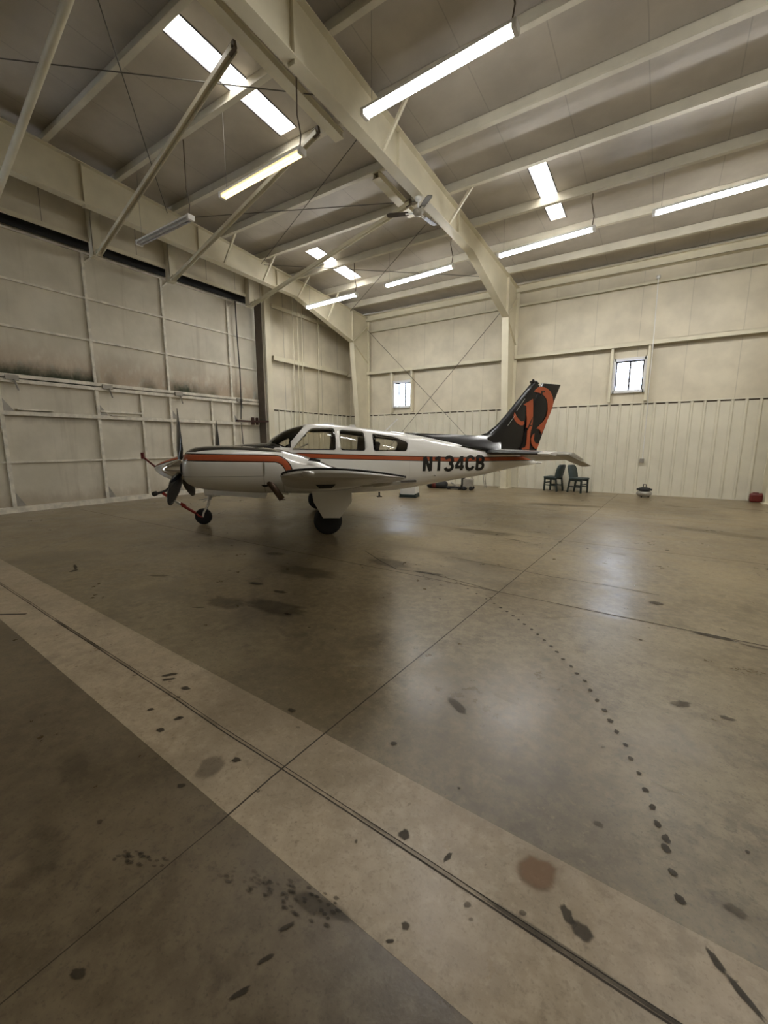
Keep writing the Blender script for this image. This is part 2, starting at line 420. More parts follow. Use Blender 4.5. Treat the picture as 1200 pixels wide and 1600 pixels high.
struct(b.build('wall_back', M['wall_vinyl'], weld=True))
DY0, DY1, DZ = -2.6, 10.56, 6.39
b = wall_grid([YF, YB], [0, 7.4], [(DY0, DY1, -.1, DZ)], lambda u, v: (XL, u, v))
b.add([(XL, YF, 7.4), (XL, YB, 7.4), (XL, YB, deck(YB) + .02), (XL, 0, deck(0) + .02), (XL, YF, deck(YF) + .02)], [(0, 1, 2, 3, 4)]) if deck(YB) > 7.4 else None
b = MB(); Y = YB
def gz(y): return deck(y) + .02
for y0, y1, z0 in [(YF, DY0, 0), (DY0, 0, DZ), (0, DY1, DZ), (DY1, YB, 0)]:
    b.prism([(y0, z0), (y1, z0), (y1, gz(y1)), (y0, gz(y0))], 'x', XL - .06, XL)
struct(b.build('wall_left', M['gable_vinyl']))
b = MB(); b.prism([(YF, 0), (YB, 0), (YB, gz(YB)), (0, gz(0)), (YF, gz(YF))], 'x', XR, XR + .06); struct(b.build('wall_right', M['gable_vinyl']))
b = MB(); b.box(XL, XR, YF - .06, YF, 0, gz(YF)); struct(b.build('wall_front', M['wall_vinyl']))

# --- roof liner with skylight openings
SKY = [(-6.88, -6.44, 4.33, 6.72), (-2.95, -2.57, 9.93, 12.23), (-9.66, -9.14, 10.28, 12.5)]
b = wall_grid([XL, XR], [YF, 0, YB], SKY, lambda u, v: (u, v, deck(v)))
for x0, x1, y0, y1 in SKY:
    lo = [(x0, y0, deck(y0)), (x1, y0, deck(y0)), (x1, y1, deck(y1)), (x0, y1, deck(y1))]; hi = [(p[0], p[1], p[2] + .1) for p in lo]
    b.add(lo + hi, [(0, 1, 5, 4), (1, 2, 6, 5), (2, 3, 7, 6), (3, 0, 4, 7)])
struct(b.build('ceiling', M['roof_vinyl'], weld=True))
b = MB()
for y0, y1 in [(YF - .1, 0), (0, YB + .15)]:
    b.add([(XL - .1, y0, deck(y0) + .14), (XR + .1, y0, deck(y0) + .14), (XR + .1, y1, deck(y1) + .14), (XL - .1, y1, deck(y1) + .14)], [(0, 1, 2, 3)])
struct(b.build('roof_sheet', M['greysteel']))
for i, (x0, x1, y0, y1) in enumerate(SKY):
    e = bpy.data.objects.new('window_%d' % (i + 3), None); COL.objects.link(e); e.location = ((x0 + x1) / 2, (y0 + y1) / 2, deck((y0 + y1) / 2)); struct(e)
    b = MB(); ox, oy, oz = e.location
    b.prism([(y0 - oy, deck(y0) - oz + .09), (y1 - oy, deck(y1) - oz + .09), (y1 - oy, deck(y1) - oz + .10), (y0 - oy, deck(y0) - oz + .10)], 'x', x0 - ox, x1 - ox)
    b.build('translucent_sheet', M['skylight'], e)
    b = MB()
    for xx in (x0 - ox, x1 - ox): b.bar((xx, y0 - oy, deck(y0) - oz - .004), (xx, y1 - oy, deck(y1) - oz - .004), .02, .016)
    b.build('edge_trim', M['dark_frame'], e)

# --- ribbed metal wainscot
def wainscot(name, u0, u1, P, pitch=.305, h=2.83):
    b = MB(); pr = []; u = u0
    while u < u1 - pitch * .5:
        pr += [(u, 0), (u + pitch - .085, 0), (u + pitch - .06, .032), (u + pitch - .025, .032)]; u += pitch
    pr.append((u, 0))
    b.loft([[P(a, d + .035, 0) for a, d in pr], [P(a, d + .035, h) for a, d in pr]], False, False, 0, False)
    # top trim, and a brown strip painting its shadow gap between the ribs
    v = [P(u0, 0, h - .035), P(u1, 0, h - .035), P(u1, .078, h - .035), P(u0, .078, h - .035), P(u0, 0, h - .01), P(u1, 0, h - .01), P(u1, .078, h - .01), P(u0, .078, h - .01)]
    b.add(v, [(0, 1, 2, 3), (4, 5, 6, 7), (2, 3, 7, 6), (0, 1, 5, 4), (0, 3, 7, 4), (1, 2, 6, 5)])
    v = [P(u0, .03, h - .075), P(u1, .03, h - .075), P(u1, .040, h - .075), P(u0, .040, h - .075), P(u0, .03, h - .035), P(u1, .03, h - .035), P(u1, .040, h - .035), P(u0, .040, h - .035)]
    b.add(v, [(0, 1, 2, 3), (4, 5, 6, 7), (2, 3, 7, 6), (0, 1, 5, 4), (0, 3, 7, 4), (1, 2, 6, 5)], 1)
    v = [P(u0, 0, 0), P(u1, 0, 0), P(u1, .05, 0), P(u0, .05, 0), P(u0, 0, .05), P(u1, 0, .05), P(u1, .05, .05), P(u0, .05, .05)]
    b.add(v, [(0, 1, 2, 3), (4, 5, 6, 7), (2, 3, 7, 6), (0, 1, 5, 4), (0, 3, 7, 4), (1, 2, 6, 5)])
    o = b.build(name, [M['metal_panel'], M['brown']]); o['kind'] = 'structure'; return o
wainscot('trim_1', XL + .1, XR - .1, lambda u, d, z: (u, YB - .002 - d, z))
wainscot('trim_2', 10.85, YB - .1, lambda u, d, z: (XL + .002 + d, u, z))

# --- steel frames: tapered columns and haunched rafters
def frame(name, xc, both=True):
    w = .11; b = MB()
    top = [(YF + .3, zr(YF + .3)), (0, zr(0)), (15.3, zr(15.3))]
    bot = [(YF + .3, 6.5), (0, 6.82), (11.1, 6.5), (14.2, 5.63)]
    web = [(YF + .3, 6.5), (0, 6.82), (11.1, 6.5), (14.2, 5.63), (14.78, 0), (15.3, 0), (15.3, zr(15.3)), (0, zr(0)), (YF + .3, zr(YF + .3))]
    # web in convex pieces
    for poly in ([web[0], web[1], web[7], web[8]], [web[1], web[2], (11.1, zr(11.1)), web[7]], [web[2], web[3], (14.2, zr(14.2)), (11.1, zr(11.1))],
                 [web[3], (15.3, 5.63), web[6], (14.2, zr(14.2))], [web[4], web[5], (15.3, 5.63), web[3]]):
        b.prism(poly, 'x', xc - .008, xc + .008)
    def flange(p, q, t=.016, ww=w):
        b.bar((xc, p[0], p[1]), (xc, q[0], q[1]), 2 * ww, t, up=(0, -(q[1] - p[1]), q[0] - p[0]))
    flange((YF + .3, zr(YF) - .01), (0, zr(0) - .01)); flange((0, zr(0) - .01), (15.3, zr(15.3) - .01))
    flange(bot[0], bot[1]); flange(bot[1], bot[2]); flange(bot[2], bot[3])
    flange((14.2, 5.6), (14.78, 0)); flange((15.3, 6.7), (15.3, 0))
    flange((14.2, 5.66), (14.21, zr(14.2) - .03), .02, .085)       # end plate
    b.bar((xc, 14.25, 5.66), (xc, 15.28, 6.45), .14, .014); b.bar((xc, 14.25, 5.62), (xc, 15.28, 4.95), .14, .014)
    for y in (4.2, 6.9, 9.65): b.bar((xc, y + .6, zr(y + .6) - .02), (xc, y + .6, 6.62), .13, .012, up=(0, 1, 0))
    b.box(xc - .16, xc + .16, 14.7, 15.36, 0, .02)
    o = b.build(name, M['steel']); struct(o)
    # flange braces running up to the purlins
    b = MB()
    for y in ((6.9, 9.65) if xc > -8 else (8.25, 9.65, 11.15, 12.65)):
        zb = 6.82 - .0288 * y if y < 11.1 else 6.5 - (y - 11.1) * .2806
        b.bar((xc + .09, y, zb + .03), (xc + .62, y, zr(y) + .02), .05, .05)
        b.bar((xc - .09, y, zb + .03), (xc - .62, y, zr(y) + .02), .05, .05) if xc > -8 else None
    struct(b.build('flange_brace', M['steel']))
for xc in (-10.93, -4.66, 2.46): frame('steel_frame', xc)

PUR = [14.1, 12.65, 11.15, 9.65, 8.25, 6.9, 5.55, 4.2, 2.8, 1.4, .15, -1.4, -2.8, -4.2, -5.6, -7.0, -8.4]
for y in PUR:                                   # Z purlins
    b = MB(); z0 = zr(y); x0, x1 = XL + .02, XR - .02
    b.box(x0, x1, y - .004, y + .004, z0 + .004, z0 + .24); b.box(x0, x1, y - .095, y + .004, z0 + .001, z0 + .008)
    b.box(x0, x1, y - .098, y - .092, z0 + .001, z0 + .03); b.box(x0, x1, y - .004, y + .075, z0 + .235, z0 + .242)
    struct(b.build('purlin', M['purlin']))
b = MB(); b.box(XL, XR, 15.2, 15.208, 6.62, 6.82); b.box(XL, XR, 15.2, 15.41, 6.62, 6.628); b.box(XL, XR, 15.1, 15.41, 6.82, 6.828); struct(b.build('eave_strut', M['steel']))
# girts on the back wall
def girt_back(z, x0, x1, h=.16, d=.19):
    b = MB(); y1 = YB - .005; y0 = y1 - d
    b.box(x0, x1, y0, y1, z + h / 2 - .008, z + h / 2); b.box(x0, x1, y0, y0 + .008, z - h / 2, z + h / 2); b.box(x0, x1, y1 - .008, y1, z - h / 2, z + h / 2)
    b.box(x0, x1, y0, y0 + .05, z - h / 2, z - h / 2 + .008)
    struct(b.build('wall_girt', M['steel']))
for x0, x1 in [(-11.95, -4.72), (-4.60, 2.50), (2.65, XR - .1)]:
    girt_back(4.53, x0, x1, .13, .2)
    girt_back(6.22, x0, x1, .08, .12)
def girt_left(z, y0, y1, h=.16, d=.19):
    b = MB(); x0 = XL + .005; x1 = x0 + d
    b.box(x0, x1, y0, y1, z + h / 2 - .008, z + h / 2); b.box(x1 - .008, x1, y0, y1, z - h / 2, z + h / 2); b.box(x1 - .05, x1, y0, y1, z - h / 2, z - h / 2 + .008)
    struct(b.build('wall_girt', M['steel']))
girt_left(4.57, 10.83, 15.0); girt_left(6.3, 10.83, 15.0, .13)
# door jamb
b = MB(); b.box(XL - .42, XL - .0, DY1 + .003, DY1 + .02, 0, 6.6, 1); b.box(XL - .05, XL + .09, DY1 + .02, DY1 + .27, 0, 6.95, 0); b.box(XL - .42, XL - .4, DY1 + .02, DY1 + .2, 0, 6.6, 1)
struct(b.build('trim_3', [M['steel'], M['brown']]))
b = MB(); b.box(XL - .02, XL + .05, DY0, DY1, DZ - .03, DZ + .05); struct(b.build('trim_4', M['steel']))

# --- windows in the back wall
for i, (x0, x1, z0, z1) in enumerate(WIN):
    e = bpy.data.objects.new('window_%d' % (i + 1), None); COL.objects.link(e); e.location = ((x0 + x1) / 2, YB, (z0 + z1) / 2); struct(e)
    hw, hh = (x1 - x0) / 2, (z1 - z0) / 2
    b = MB()
    for s in (-1, 1):
        b.box(s * hw - .04, s * hw + .04, -.09, .1, -hh - .04, hh + .04); b.box(-hw, hw, -.09, .1, s * hh - .04, s * hh + .04)
    b.build('window_frame', M['window_frame'], e)
    b = MB()
    xs0 = -hw + .04 if i == 0 else -hw + .16
    for a0, a1 in [(xs0, xs0 + .04), (hw - .08, hw - .04), (-.02 if i == 0 else .06, .035 if i == 0 else .115)]: b.box(a0, a1, .03, .06, -hh + .04, hh - .04)
    b.box(-hw + .04, hw - .04, .03, .06, hh - .08, hh - .04); b.box(-hw + .04, hw - .04, .03, .06, -hh + .04, -hh + .055)
    b.build('sash', M['dark_frame'], e)
    b = MB(); b.box(-hw, hw, .07, .072, -hh, hh); b.build('pane', M['pane'], e)
    b = MB()
    for s in (-1, 1): b.box(s * (hw + .07) - .035, s * (hw + .07) + .035, -.19, -.01, 2.86 - (z0 + z1) / 2, 4.465 - (z0 + z1) / 2)
    b.build('side_stud', M['steel'], e)

# --- big bifold door
DX = -12.46
door = bpy.data.objects.new('door_1', None); COL.objects.link(door); struct(door)
b = MB(); b.box(DX - .05, DX - .04, DY0 - .3, 10.84, 3.03, 6.56); b.build('upper_panel', M['door_sheet'], door)
b = MB(); b.box(DX - .05, DX - .04, DY0 - .3, 10.84, .002, 3.03); b.build('lower_panel', M['door_sheet'], door)
def rail(z, h=.05, d=.05, y0=DY0 - .3, y1=10.84, name='rail'):
    b = MB(); b.box(DX - .04, DX - .04 + d, y0, y1, z - h / 2, z + h / 2); b.build(name, M['door_frame'], door)
for z in (6.26, 5.19, 4.185): rail(z)
rail(3.10, .08, .09); rail(2.99, .08, .10); rail(2.27, .09, .09); rail(1.16, .045)
rail(.065, .13, .11)
rail(2.42, .05, .06, 5.35, 6.4); rail(2.36, .03, .12, 3.6, 4.3); rail(2.33, .03, .12, 5.6, 6.0)
for y in (-2.6, -.6, 1.35, 3.33, 5.3, 7.27, 9.48, 10.8):
    b = MB(); b.box(DX - .04, DX + .02, y - .03, y + .03, 3.14, 6.24); b.build('stile', M['door_frame'], door)
    b = MB(); b.box(DX - .04, DX + .03, y - .035, y + .035, .13, 2.95); b.build('stile', M['door_frame'], door)
    b = MB(); b.prism([(y + .03, .14), (y + .22, .14), (y + .03, .5)], 'x', DX - .03, DX - .015)
    b.prism([(y + .03, 2.32), (y + .24, 2.32), (y + .03, 2.62)], 'x', DX - .03, DX - .015); b.build('gusset', M['greysteel'], door)
    b = MB(); b.box(DX + .03, DX + .10, y + .13, y + .37, 3.00, 3.11); b.bar((DX + .09, y + .28, 3.02), (DX + .12, y + .33, 2.78), .05, .03); b.build('hinge', M['greysteel'], door)
    if y > 0: b = MB(); b.bar((DX - .0, y + .03, 6.02), (DX - .0, y + .25, 6.24), .04, .04); b.build('corner_brace', M['door_frame'], door)
for y in (2.3, 4.3, 6.43, 8.67):
    if y == 4.3: continue
    b = MB(); b.box(DX - .04, DX + .02, y - .03, y + .03, .13, 2.95); b.build('stile', M['door_frame'], door)
b = MB(); b.box(DX + .10, DX + .12, DY0, DY1 - .01, 6.285, 6.55); b.box(DX - .05, XL - .05, DY0 - .3, DY1 + .2, 6.55, 6.56); b.build('slot_strip', M['black'], door)  # black strip in the slot above the door, plate closing its top
b = MB(); b.bar((DX + .08, 9.55, 2.36), (DX + .08, 10.5, 2.36), .06, .06); b.bar((DX + .1, 10.2, 2.36), (XL + .06, 10.62, 2.36), .07, .06); b.box(DX + .04, DX + .14, 10.2, 10.27, 2.24, 2.50); b.box(DX + .04, DX + .14, 10.4, 10.44, 2.24, 2.50)
b.build('latch_bar', simple('rusty_dark_steel', (.06, .025, .018), .6), door)
b = MB(); b.tube([(DX + .12, 9.72, 6.25), (DX + .1, 9.74, 5.2), (DX + .1, 9.78, 4.0), (DX + .12, 9.75, 3.0), (DX + .1, 9.72, 2.4)], .018, 8); b.build('power_cable', M['black'], door)
b = MB(); b.tube([(DX + .05, 9.76, 2.3), (DX + .04, 9.82, 1.2), (DX + .04, 9.8, .2)], .014, 8); b.build('cable', M['black'], door)

# --- stub posts and diagonal braces above the door
posts = [(3.35, 6.2), (5.38, 6.03), (7.26, 6.03), (9.96, 6.08)]
for y, z in posts:
    b = MB(); b.box(-12.0, -11.8, y - .1, y - .088, z, 7.3); b.box(-12.0, -11.8, y + .088, y + .1, z, 7.3); b.box(-11.812, -11.8, y - .1, y + .1, z + .04, 7.3); b.box(-12.0, -11.8, y - .1, y + .1, z - .012, z)
    struct(b.build('header_post', M['steel']))
lab = ['cream diagonal roof brace nearest the left edge of the photo', 'cream diagonal brace crossing the bright roof skylight', 'cream diagonal brace ending beside the warm lit tube lamp', 'cream diagonal brace ending at the ceiling fan']
for k, (p, q, lb) in enumerate(zip([(-11.74, 3.45, 6.27), (-11.74, 5.36, 6.08), (-11.74, 7.22, 6.08), (-11.74, 9.95, 6.13)],
                                  [(-6.35, 3.13, 7.52), (-5.72, 4.72, 7.27), (-5.72, 6.5, 7.15), (-5.3, 9.1, 6.98)], lab)):
    e = thing('diagonal_brace', p, lb, 'brace', 'diagonal braces over the hangar door')
    P0 = Vector(p); d = (Vector(q) - P0); n = d.normalized()
    b = MB()
    if k == 0: b.tube([(0, 0, 0), d], .06, 14)
    else:
        r = n.cross(Vector((0, 0, 1))).normalized(); u = r.cross(n)
        b.bar((0, 0, 0), d, .1, .012, up=u)
        for s in (-1, 1): b.bar(r * (s * .047) - u * .035, d + r * (s * .047) - u * .035, .008, .08, up=u)
    b.build('brace_channel', M['steel'], e)
    b = MB(); b.bar(-n * .06, n * .16, .13, .05); b.build('foot_bracket', M['steel'], e)
    b = MB(); b.bar(d - n * .12, d + n * .04, .05, .11, up=(0, 0, 1)); b.build('head_bracket', M['brown'], e)
for y0, y1 in [(2.85, 6.98), (8.18, 9.75)]:     # short beams the braces reach up to
    b = MB(); x = -5.6
    for z0, z1 in ((-.13, -.115), (-.015, 0.)): b.prism([(y0, zr(y0) + z0), (y1, zr(y1) + z0), (y1, zr(y1) + z1), (y0, zr(y0) + z1)], 'x', x - .1, x + .1)
    b.prism([(y0, zr(y0) - .12), (y1, zr(y1) - .12), (y1, zr(y1)), (y0, zr(y0))], 'x', x + .06, x + .075)
    b.prism([(y0, zr(y0) - .12), (y1, zr(y1) - .12), (y1, zr(y1)), (y0, zr(y0))], 'x', x - .075, x - .06)
    struct(b.build('brace_beam', M['steel']))

# --- bracing rods
def rod(p, q, r=.009):
    b = MB(); b.tube([p, q], r, 6); struct(b.build('bracing_rod', M['rod']))
for (x0, y0, x1, y1) in [(-4.7, 6.9, -10.9, 9.65), (-4.7, 9.6, -10.9, 6.95), (-4.7, 1.7, -10.9, 6.68), (-10.9, 1.72, -4.7, 6.6), (-4.7, 9.7, -10.9, 14.1), (-4.7, 14.1, -10.9, 9.75)]:
    rod((x0, y0, zr(y0) - .07), (x1, y1, zr(y1) - .07))
rod((-10.86, 15.2, 6.28), (-4.75, 15.2, .36)); rod((-4.75, 15.2, 6.5), (-10.86, 15.2, .28))

# ------------------------------------------------------------------ lamps
def lamp(x0, x1, y, z0, z1, label, kind='on'):
    e = thing('tube_light', (x0, y, z0), label, 'light', 'hanging fluorescent tube lights')
    d = Vector((x1 - x0, 0, z1 - z0)); up = Vector((0, 0, 1))
    b = MB()
    b.bar(up * .03, d + up * .03, .13, .04); b.bar(up * .008 + Vector((0, 0, 0)), d + up * .008, .16, .008)
    b.build('housing', M['white_enamel'], e, bevel=.005)
    n = d.normalized(); m = M['tube'] if kind == 'on' else M['tube_warm'] if kind == 'warm' else M['tube_off']
    for s in (-1, 1):
        b = MB(); b.tube([n * .04 + Vector((0, s * .036, -.026)), d - n * .04 + Vector((0, s * .036, -.026))], .021, 10); b.build('tube', m, e)
    for p in (Vector((0, 0, 0)), d):
        b = MB(); b.box(p.x - .03, p.x + .03, -.075, .075, p.z - .05, p.z + .052); b.build('end_cap', M['white_enamel'], e, bevel=.008)
    for p, kk in ((n * .12, 0), (d - n * .05, 1)):
        top = zr(y) - z0 + .02
        b = MB()
        if kk: b.tube([p + up * .04, p + Vector((.03, .01, .25)), p + Vector((-.035, 0, .55)), (p.x - .02, 0, top - .05), (p.x - .03, 0, top)], .011, 6)
        else: b.tube([p + up * .04, (p.x, 0, top)], .004, 5)
        b.build('power_cord' if kk else 'hanging_wire', M['brown'] if kk else M['greysteel'], e)
    return e
lamp(-4.0, -1.86, 5.57, 6.24, 6.32, 'bright white tube light hanging in front of the main rafter, largest lamp')
lamp(-7.26, -5.24, 5.57, 6.12, 6.18, 'dim warm yellow tube light below the left skylight', 'warm')
lamp(-10.26, -8.29, 5.57, 6.03, 6.03, 'unlit grey tube light hanging before the left end rafter', 'off')
lamp(-10.45, -8.37, 11.15, 6.10, 6.14, 'lit tube light in front of the far left corner rafter')
lamp(-7.28, -5.14, 11.15, 6.18, 6.26, 'lit tube light just below the ceiling fan, left of the main column')
lamp(-3.9, -1.74, 11.15, 6.24, 6.32, 'lit tube light right of the main rafter, under the right skylight')
lamp(-.61, 1.55, 11.15, 6.33, 6.40, 'lit tube light cut off by the right edge of the photo')
for i, (x, y, kk) in enumerate([(.4, 5.57, 'on'), (4.0, 5.57, 'on'), (3.6, 11.15, 'on'), (6.6, 11.15, 'on'), (-8.6, -1.0, 'off'), (-3.6, -1.0, 'off'), (1.4, -1.0, 'off'), (5.4, -1.0, 'off'), (-3.6, -5.6, 'off'), (3.4, -5.6, 'off')]):  # unseen fixtures added for illumination, the rear ones switched off
    e = lamp(x, x + 2.14, y, 6.3, 6.36, 'unseen tube light added to the hangar behind or beside the camera', kk); e['group'] = 'tube lights outside the photo'

# ------------------------------------------------------------------ ceiling fan
e = thing('ceiling_fan', (-4.67, 8.36, 6.3), 'three blade ceiling fan with dark blades hanging from the main rafter', 'fan')
b = MB(); b.lathe([(.0, .27), (.075, .27), (.065, .22), (.03, .2), (0, .2)]); b.build('canopy', M['white_enamel'], e)
b = MB(); b.tube([(0, 0, .05), (0, 0, .22)], .014, 10); b.build('downrod', M['white_enamel'], e)
b = MB(); b.lathe([(0, .06), (.05, .06), (.10, .03), (.11, -.02), (.08, -.06), (.04, -.08), (0, -.08)]); b.build('motor', M['greysteel'], e)
for ang in (math.atan2(-.4, .47), math.atan2(.65, .06), math.atan2(-.44, -.31) - .55):
    c, s = math.cos(ang), math.sin(ang); b = MB()
    pts = [(.2, -.055), (.58, -.07), (.64, -.05), (.66, 0), (.64, .05), (.58, .07), (.2, .055)]
    b.add([(c * p - s * q, s * p + c * q, zz + q * .15) for zz in (-.02, -.012) for p, q in pts], [tuple(range(7)), tuple(range(7, 14))] + [(i, (i + 1) % 7, 7 + (i + 1) % 7, 7 + i) for i in range(7)])
    bl = b.build('blade', simple('fan_blade_brown', (.06, .045, .03), .35), e)
    b = MB(); b.bar((c * .09, s * .09, -.02), (c * .26, s * .26, -.02), .05, .012); b.build('blade_bracket', M['white_enamel'], bl)

# ------------------------------------------------------------------ conduits
for y, lb, g in [(11.79, 'left of the three close cream conduits on the gable wall', 1), (12.03, 'middle of the three close cream conduits on the gable wall', 1), (12.25, 'right of the three close cream conduits on the gable wall', 1), (13.16, 'single cream conduit on the gable wall right of the three', 0)]:
    b = MB(); b.tube([(XL + .22, y, 6.85), (XL + .21, y + .01, 4.6), (XL + .21, y - .01, 4.4), (XL + .13, y + .05, 3.2), (XL + .1, y + .06, 2.2), (XL + .1, y + .06, 0)], .018, 8)
    tag(b.build('conduit', M['steel']), lb, 'pipe', 'vertical conduits on the gable wall')
e = thing('conduit', (-.55, YB - .12, 0), 'thin cream conduit ending in an outlet box right of the right window', 'pipe')
b = MB(); b.tube([(.02, .03, 1.1), (.02, .02, 2.8), (.01, -.10, 2.95), (.01, -.10, 4.4), (-.02, -.10, 6.3)], .012, 8); b.build('pipe', M['white_enamel'], e)
b = MB(); b.box(-.05, .07, -.02, .06, .99, 1.12); b.build('outlet_box', M['greysteel'], e, bevel=.008)
b = MB(); b.lathe([(0, -.05), (.05, -.05), (.05, .03), (0, .03)], (-.02, -.09, 6.32)); b.build('junction_cap', M['white_enamel'], e)
# ------------------------------------------------------------------ aircraft (local frame: x forward, y to its left, z up)
HD = math.radians(45.5)
PL = thing('airplane', (-5.887, 6.574, 0), 'white twin engine airplane with orange stripe and black tail', 'airplane', rz=PI + HD)

def paint_fuselage():
    b = MatB('fuselage_paint', (.82, .81, .77), .16, spec=.5, coat=.5)
    x, y, z = b.coords()
    zt = (x * .034 + 1.398).max(1.302) - ((x - 1.9).max(0.)) * ((x - 1.9).max(0.)) * .165
    d = zt - z
    wd = .088
    band = d.gt(.014) * d.lt(wd)
    blk = d.gt(0.) * d.lt(wd + .014)
    fade = x.gt(-4.86)
    col = b.mix(blk * fade, (.82, .81, .77), (.012, .010, .010))
    col = b.mix(band * fade, col, (.40, .088, .032))
    nose = x.gt(.60) * (z - (zt + .06 + (2.2 - x).max(0.) * .02)).gt(0.)
    col = b.mix(nose, col, (.010, .010, .011))
    # panel seams
    seam = ((x - .62).abs().lt(.004)).max((x + 1.75).abs().lt(.003)).max((x + 3.3).abs().lt(.003)) * .25
    col = b.mix(seam, col, (.1, .1, .09))
    b.base(col); b.bump(b.noise(3, 2), .03, .02)
    return b.m
def paint_nacelle(yc, sgn):
    b = MatB('nacelle_paint', (.82, .81, .77), .17, spec=.5, coat=.5)
    x, y, z = b.coords()
    dx = (.86 - x).max(0.); dz = z - 1.135
    rad = (dx * dx + dz * dz).sqrt()
    mid = (x - .86).max(0.) * .022 + 1.362
    straight = x.gt(.86)
    d = straight * (z - mid).abs() + (1. - straight) * (rad - .227).abs() 
    ok = straight.max(z.gt(1.12))
    col = b.mix(d.lt(.058) * ok, (.82, .81, .77), (.012, .010, .010))
    col = b.mix(d.lt(.043) * ok, col, (.40, .088, .032))
    top = ((y - yc).abs() + (.95 - x).max(0.) * .14).lt(.30) * (z - 1.465 + (.95 - x).max(0.) * .62).gt(0.)
    col = b.mix(top, col, (.010, .010, .011))
    seam = ((x - 1.01).abs().lt(.004) * z.lt(1.34)).max((z - 1.10).abs().lt(.004) * x.gt(1.0)).max((x - .72).abs().lt(.003)) * .55
    col = b.mix(seam, col, (.08, .07, .06))
    grime = b.noise(5, 5, .6, stretch=(.4, 1, 1.5)).step(.55, .75) * (1.25 - x).step(0., .5) * (1.15 - z).step(0., .25)
    col = b.mix(grime * .45, col, (.12, .10, .075))
    b.base(col)
    return b.m
white = simple('white_aircraft_paint', (.82, .81, .77), .18, coat=.5, var=.03, scale=1.5)
wingw = simple('wing_shaded_paint', (.43, .405, .345), .35, coat=.1, var=.07, scale=2.5)  # wing white darkened, the shade on the wing put into its colour
lining = simple('cabin_lining', (.10, .09, .075), .8)
seatm = simple('cabin_seat_cloth', (.03, .03, .032), .8)
chrome = simple('polished_spinner', (.75, .73, .70), .08, metal=1., var=.02)
orange = simple('orange_paint', (.40, .088, .032), .3, var=.04)
letter = simple('black_lettering', (.008, .008, .008), .3)
M['exh'] = simple('burnt_exhaust_steel', (.12, .08, .055), .45, metal=.7, var=.3)
boot = simple('black_deice_boot', (.012, .012, .012), .5)

def sect(w, zt, zb, zc, n=44, nu=2.5, nl=2.8, x=0, yc=0, off=0.):
    w = max(.004, w - off); hu = max(.004, zt - zc - off); hl = max(.004, zc - zb - off); r = []
    for k in range(n):
        t = 2 * PI * k / n; c, s = math.cos(t), math.sin(t); e = nu if s >= 0 else nl
        r.append((x, yc + math.copysign(abs(c) ** (2 / e), c) * w, zc + (hu if s >= 0 else hl) * math.copysign(abs(s) ** (2 / e), s)))
    return r
FX = [3.16, 3.13, 3.06, 2.88, 2.5, 1.85, 1.5, 1.06, 1.03, .955, .706, .45, .27, 0, -.5, -.78, -1.19, -1.74, -2.1, -2.64, -3.2, -4.0, -4.5, -4.93]
FT = [1.135, 1.18, 1.225, 1.30, 1.41, 1.53, 1.575, 1.605, 1.615, 1.685, 1.845, 1.935, 1.972, 1.985, 1.945, 1.912, 1.868, 1.805, 1.75, 1.645, 1.545, 1.43, 1.34, 1.16]
BX = [3.16, 3.1, 2.97, 2.69, 2.3, 1.5, .5, -.5, -1.47, -2.19, -2.78, -3.4, -4.16, -4.56, -4.93]
BZ = [1.09, 1.03, .945, .855, .77, .66, .585, .565, .60, .695, .785, .865, 1.01, 1.075, 1.125]
WX = [3.16, 3.1, 2.97, 2.69, 2.0, 1.2, .5, -.5, -1.2, -2.0, -3.0, -4.0, -4.93]
WW = [.02, .09, .19, .32, .45, .56, .61, .61, .575, .48, .33, .175, .02]
fT, fB, fW = pchip(FX, FT), pchip(BX, BZ), pchip(WX, WW)
fC = pchip([-4.93, -3.5, -2, -.5, 1, 2, 3.16], [1.143, 1.18, 1.16, 1.15, 1.12, 1.12, 1.112])
def fsec(x, off=0.): return sect(fW(x), fT(x), fB(x), fC(x), x=x, off=off)
def fside(x, z, off=.004):
    zc = fC(x); up = z >= zc; h = (fT(x) - zc) if up else (zc - fB(x)); e = 2.5 if up else 2.8
    q = min(.999, abs(z - zc) / h); return fW(x) * (1 - q ** e) ** (1 / e) + off
st = sorted(set([3.16 - i * .09 for i in range(90) if 3.16 - i * .09 > -4.93] + FX + [-4.93]), reverse=True)
b = MB(); b.loft([fsec(x) for x in st]); fus = b.build('fuselage', [paint_fuselage(), lining], weld=True)
b = MB(); b.loft([fsec(x, .03) for x in st if -2.3 < x < 1.25], mi=0); inner = b.build('inner', lining, weld=True); boolean(fus, inner)
def shell():
    b = MB(); b.loft([fsec(x, .004) for x in st if -2.4 < x < 1.3]); o = b.build('window_pane', M['cabin_glass'], weld=True)
    b = MB(); b.loft([fsec(x, .010) for x in st if -2.42 < x < 1.32]); c = b.build('c', M['cabin_glass'], weld=True); boolean(o, c); drop(c); return o
def rounded(poly, r=.05, n=5):
    out = []; m = len(poly)
    for i in range(m):
        p0, p, p1 = Vector(poly[i - 1]), Vector(poly[i]), Vector(poly[(i + 1) % m])
        a = p + (p0 - p).normalized() * min(r, (p0 - p).length * .45); c = p + (p1 - p).normalized() * min(r, (p1 - p).length * .45)
        for k in range(n + 1):
            t = k / n; out.append(tuple(a * (1 - t) ** 2 + p * 2 * t * (1 - t) + c * t * t))
    return out
WINP = [[(.60, 1.462), (.22, 1.885), (-.25, 1.89), (-.255, 1.455)], [(-.335, 1.865), (-.835, 1.825), (-.835, 1.44), (-.335, 1.45)], [(-.99, 1.795), (-1.45, 1.725), (-1.745, 1.61), (-1.69, 1.425), (-.99, 1.435)]]
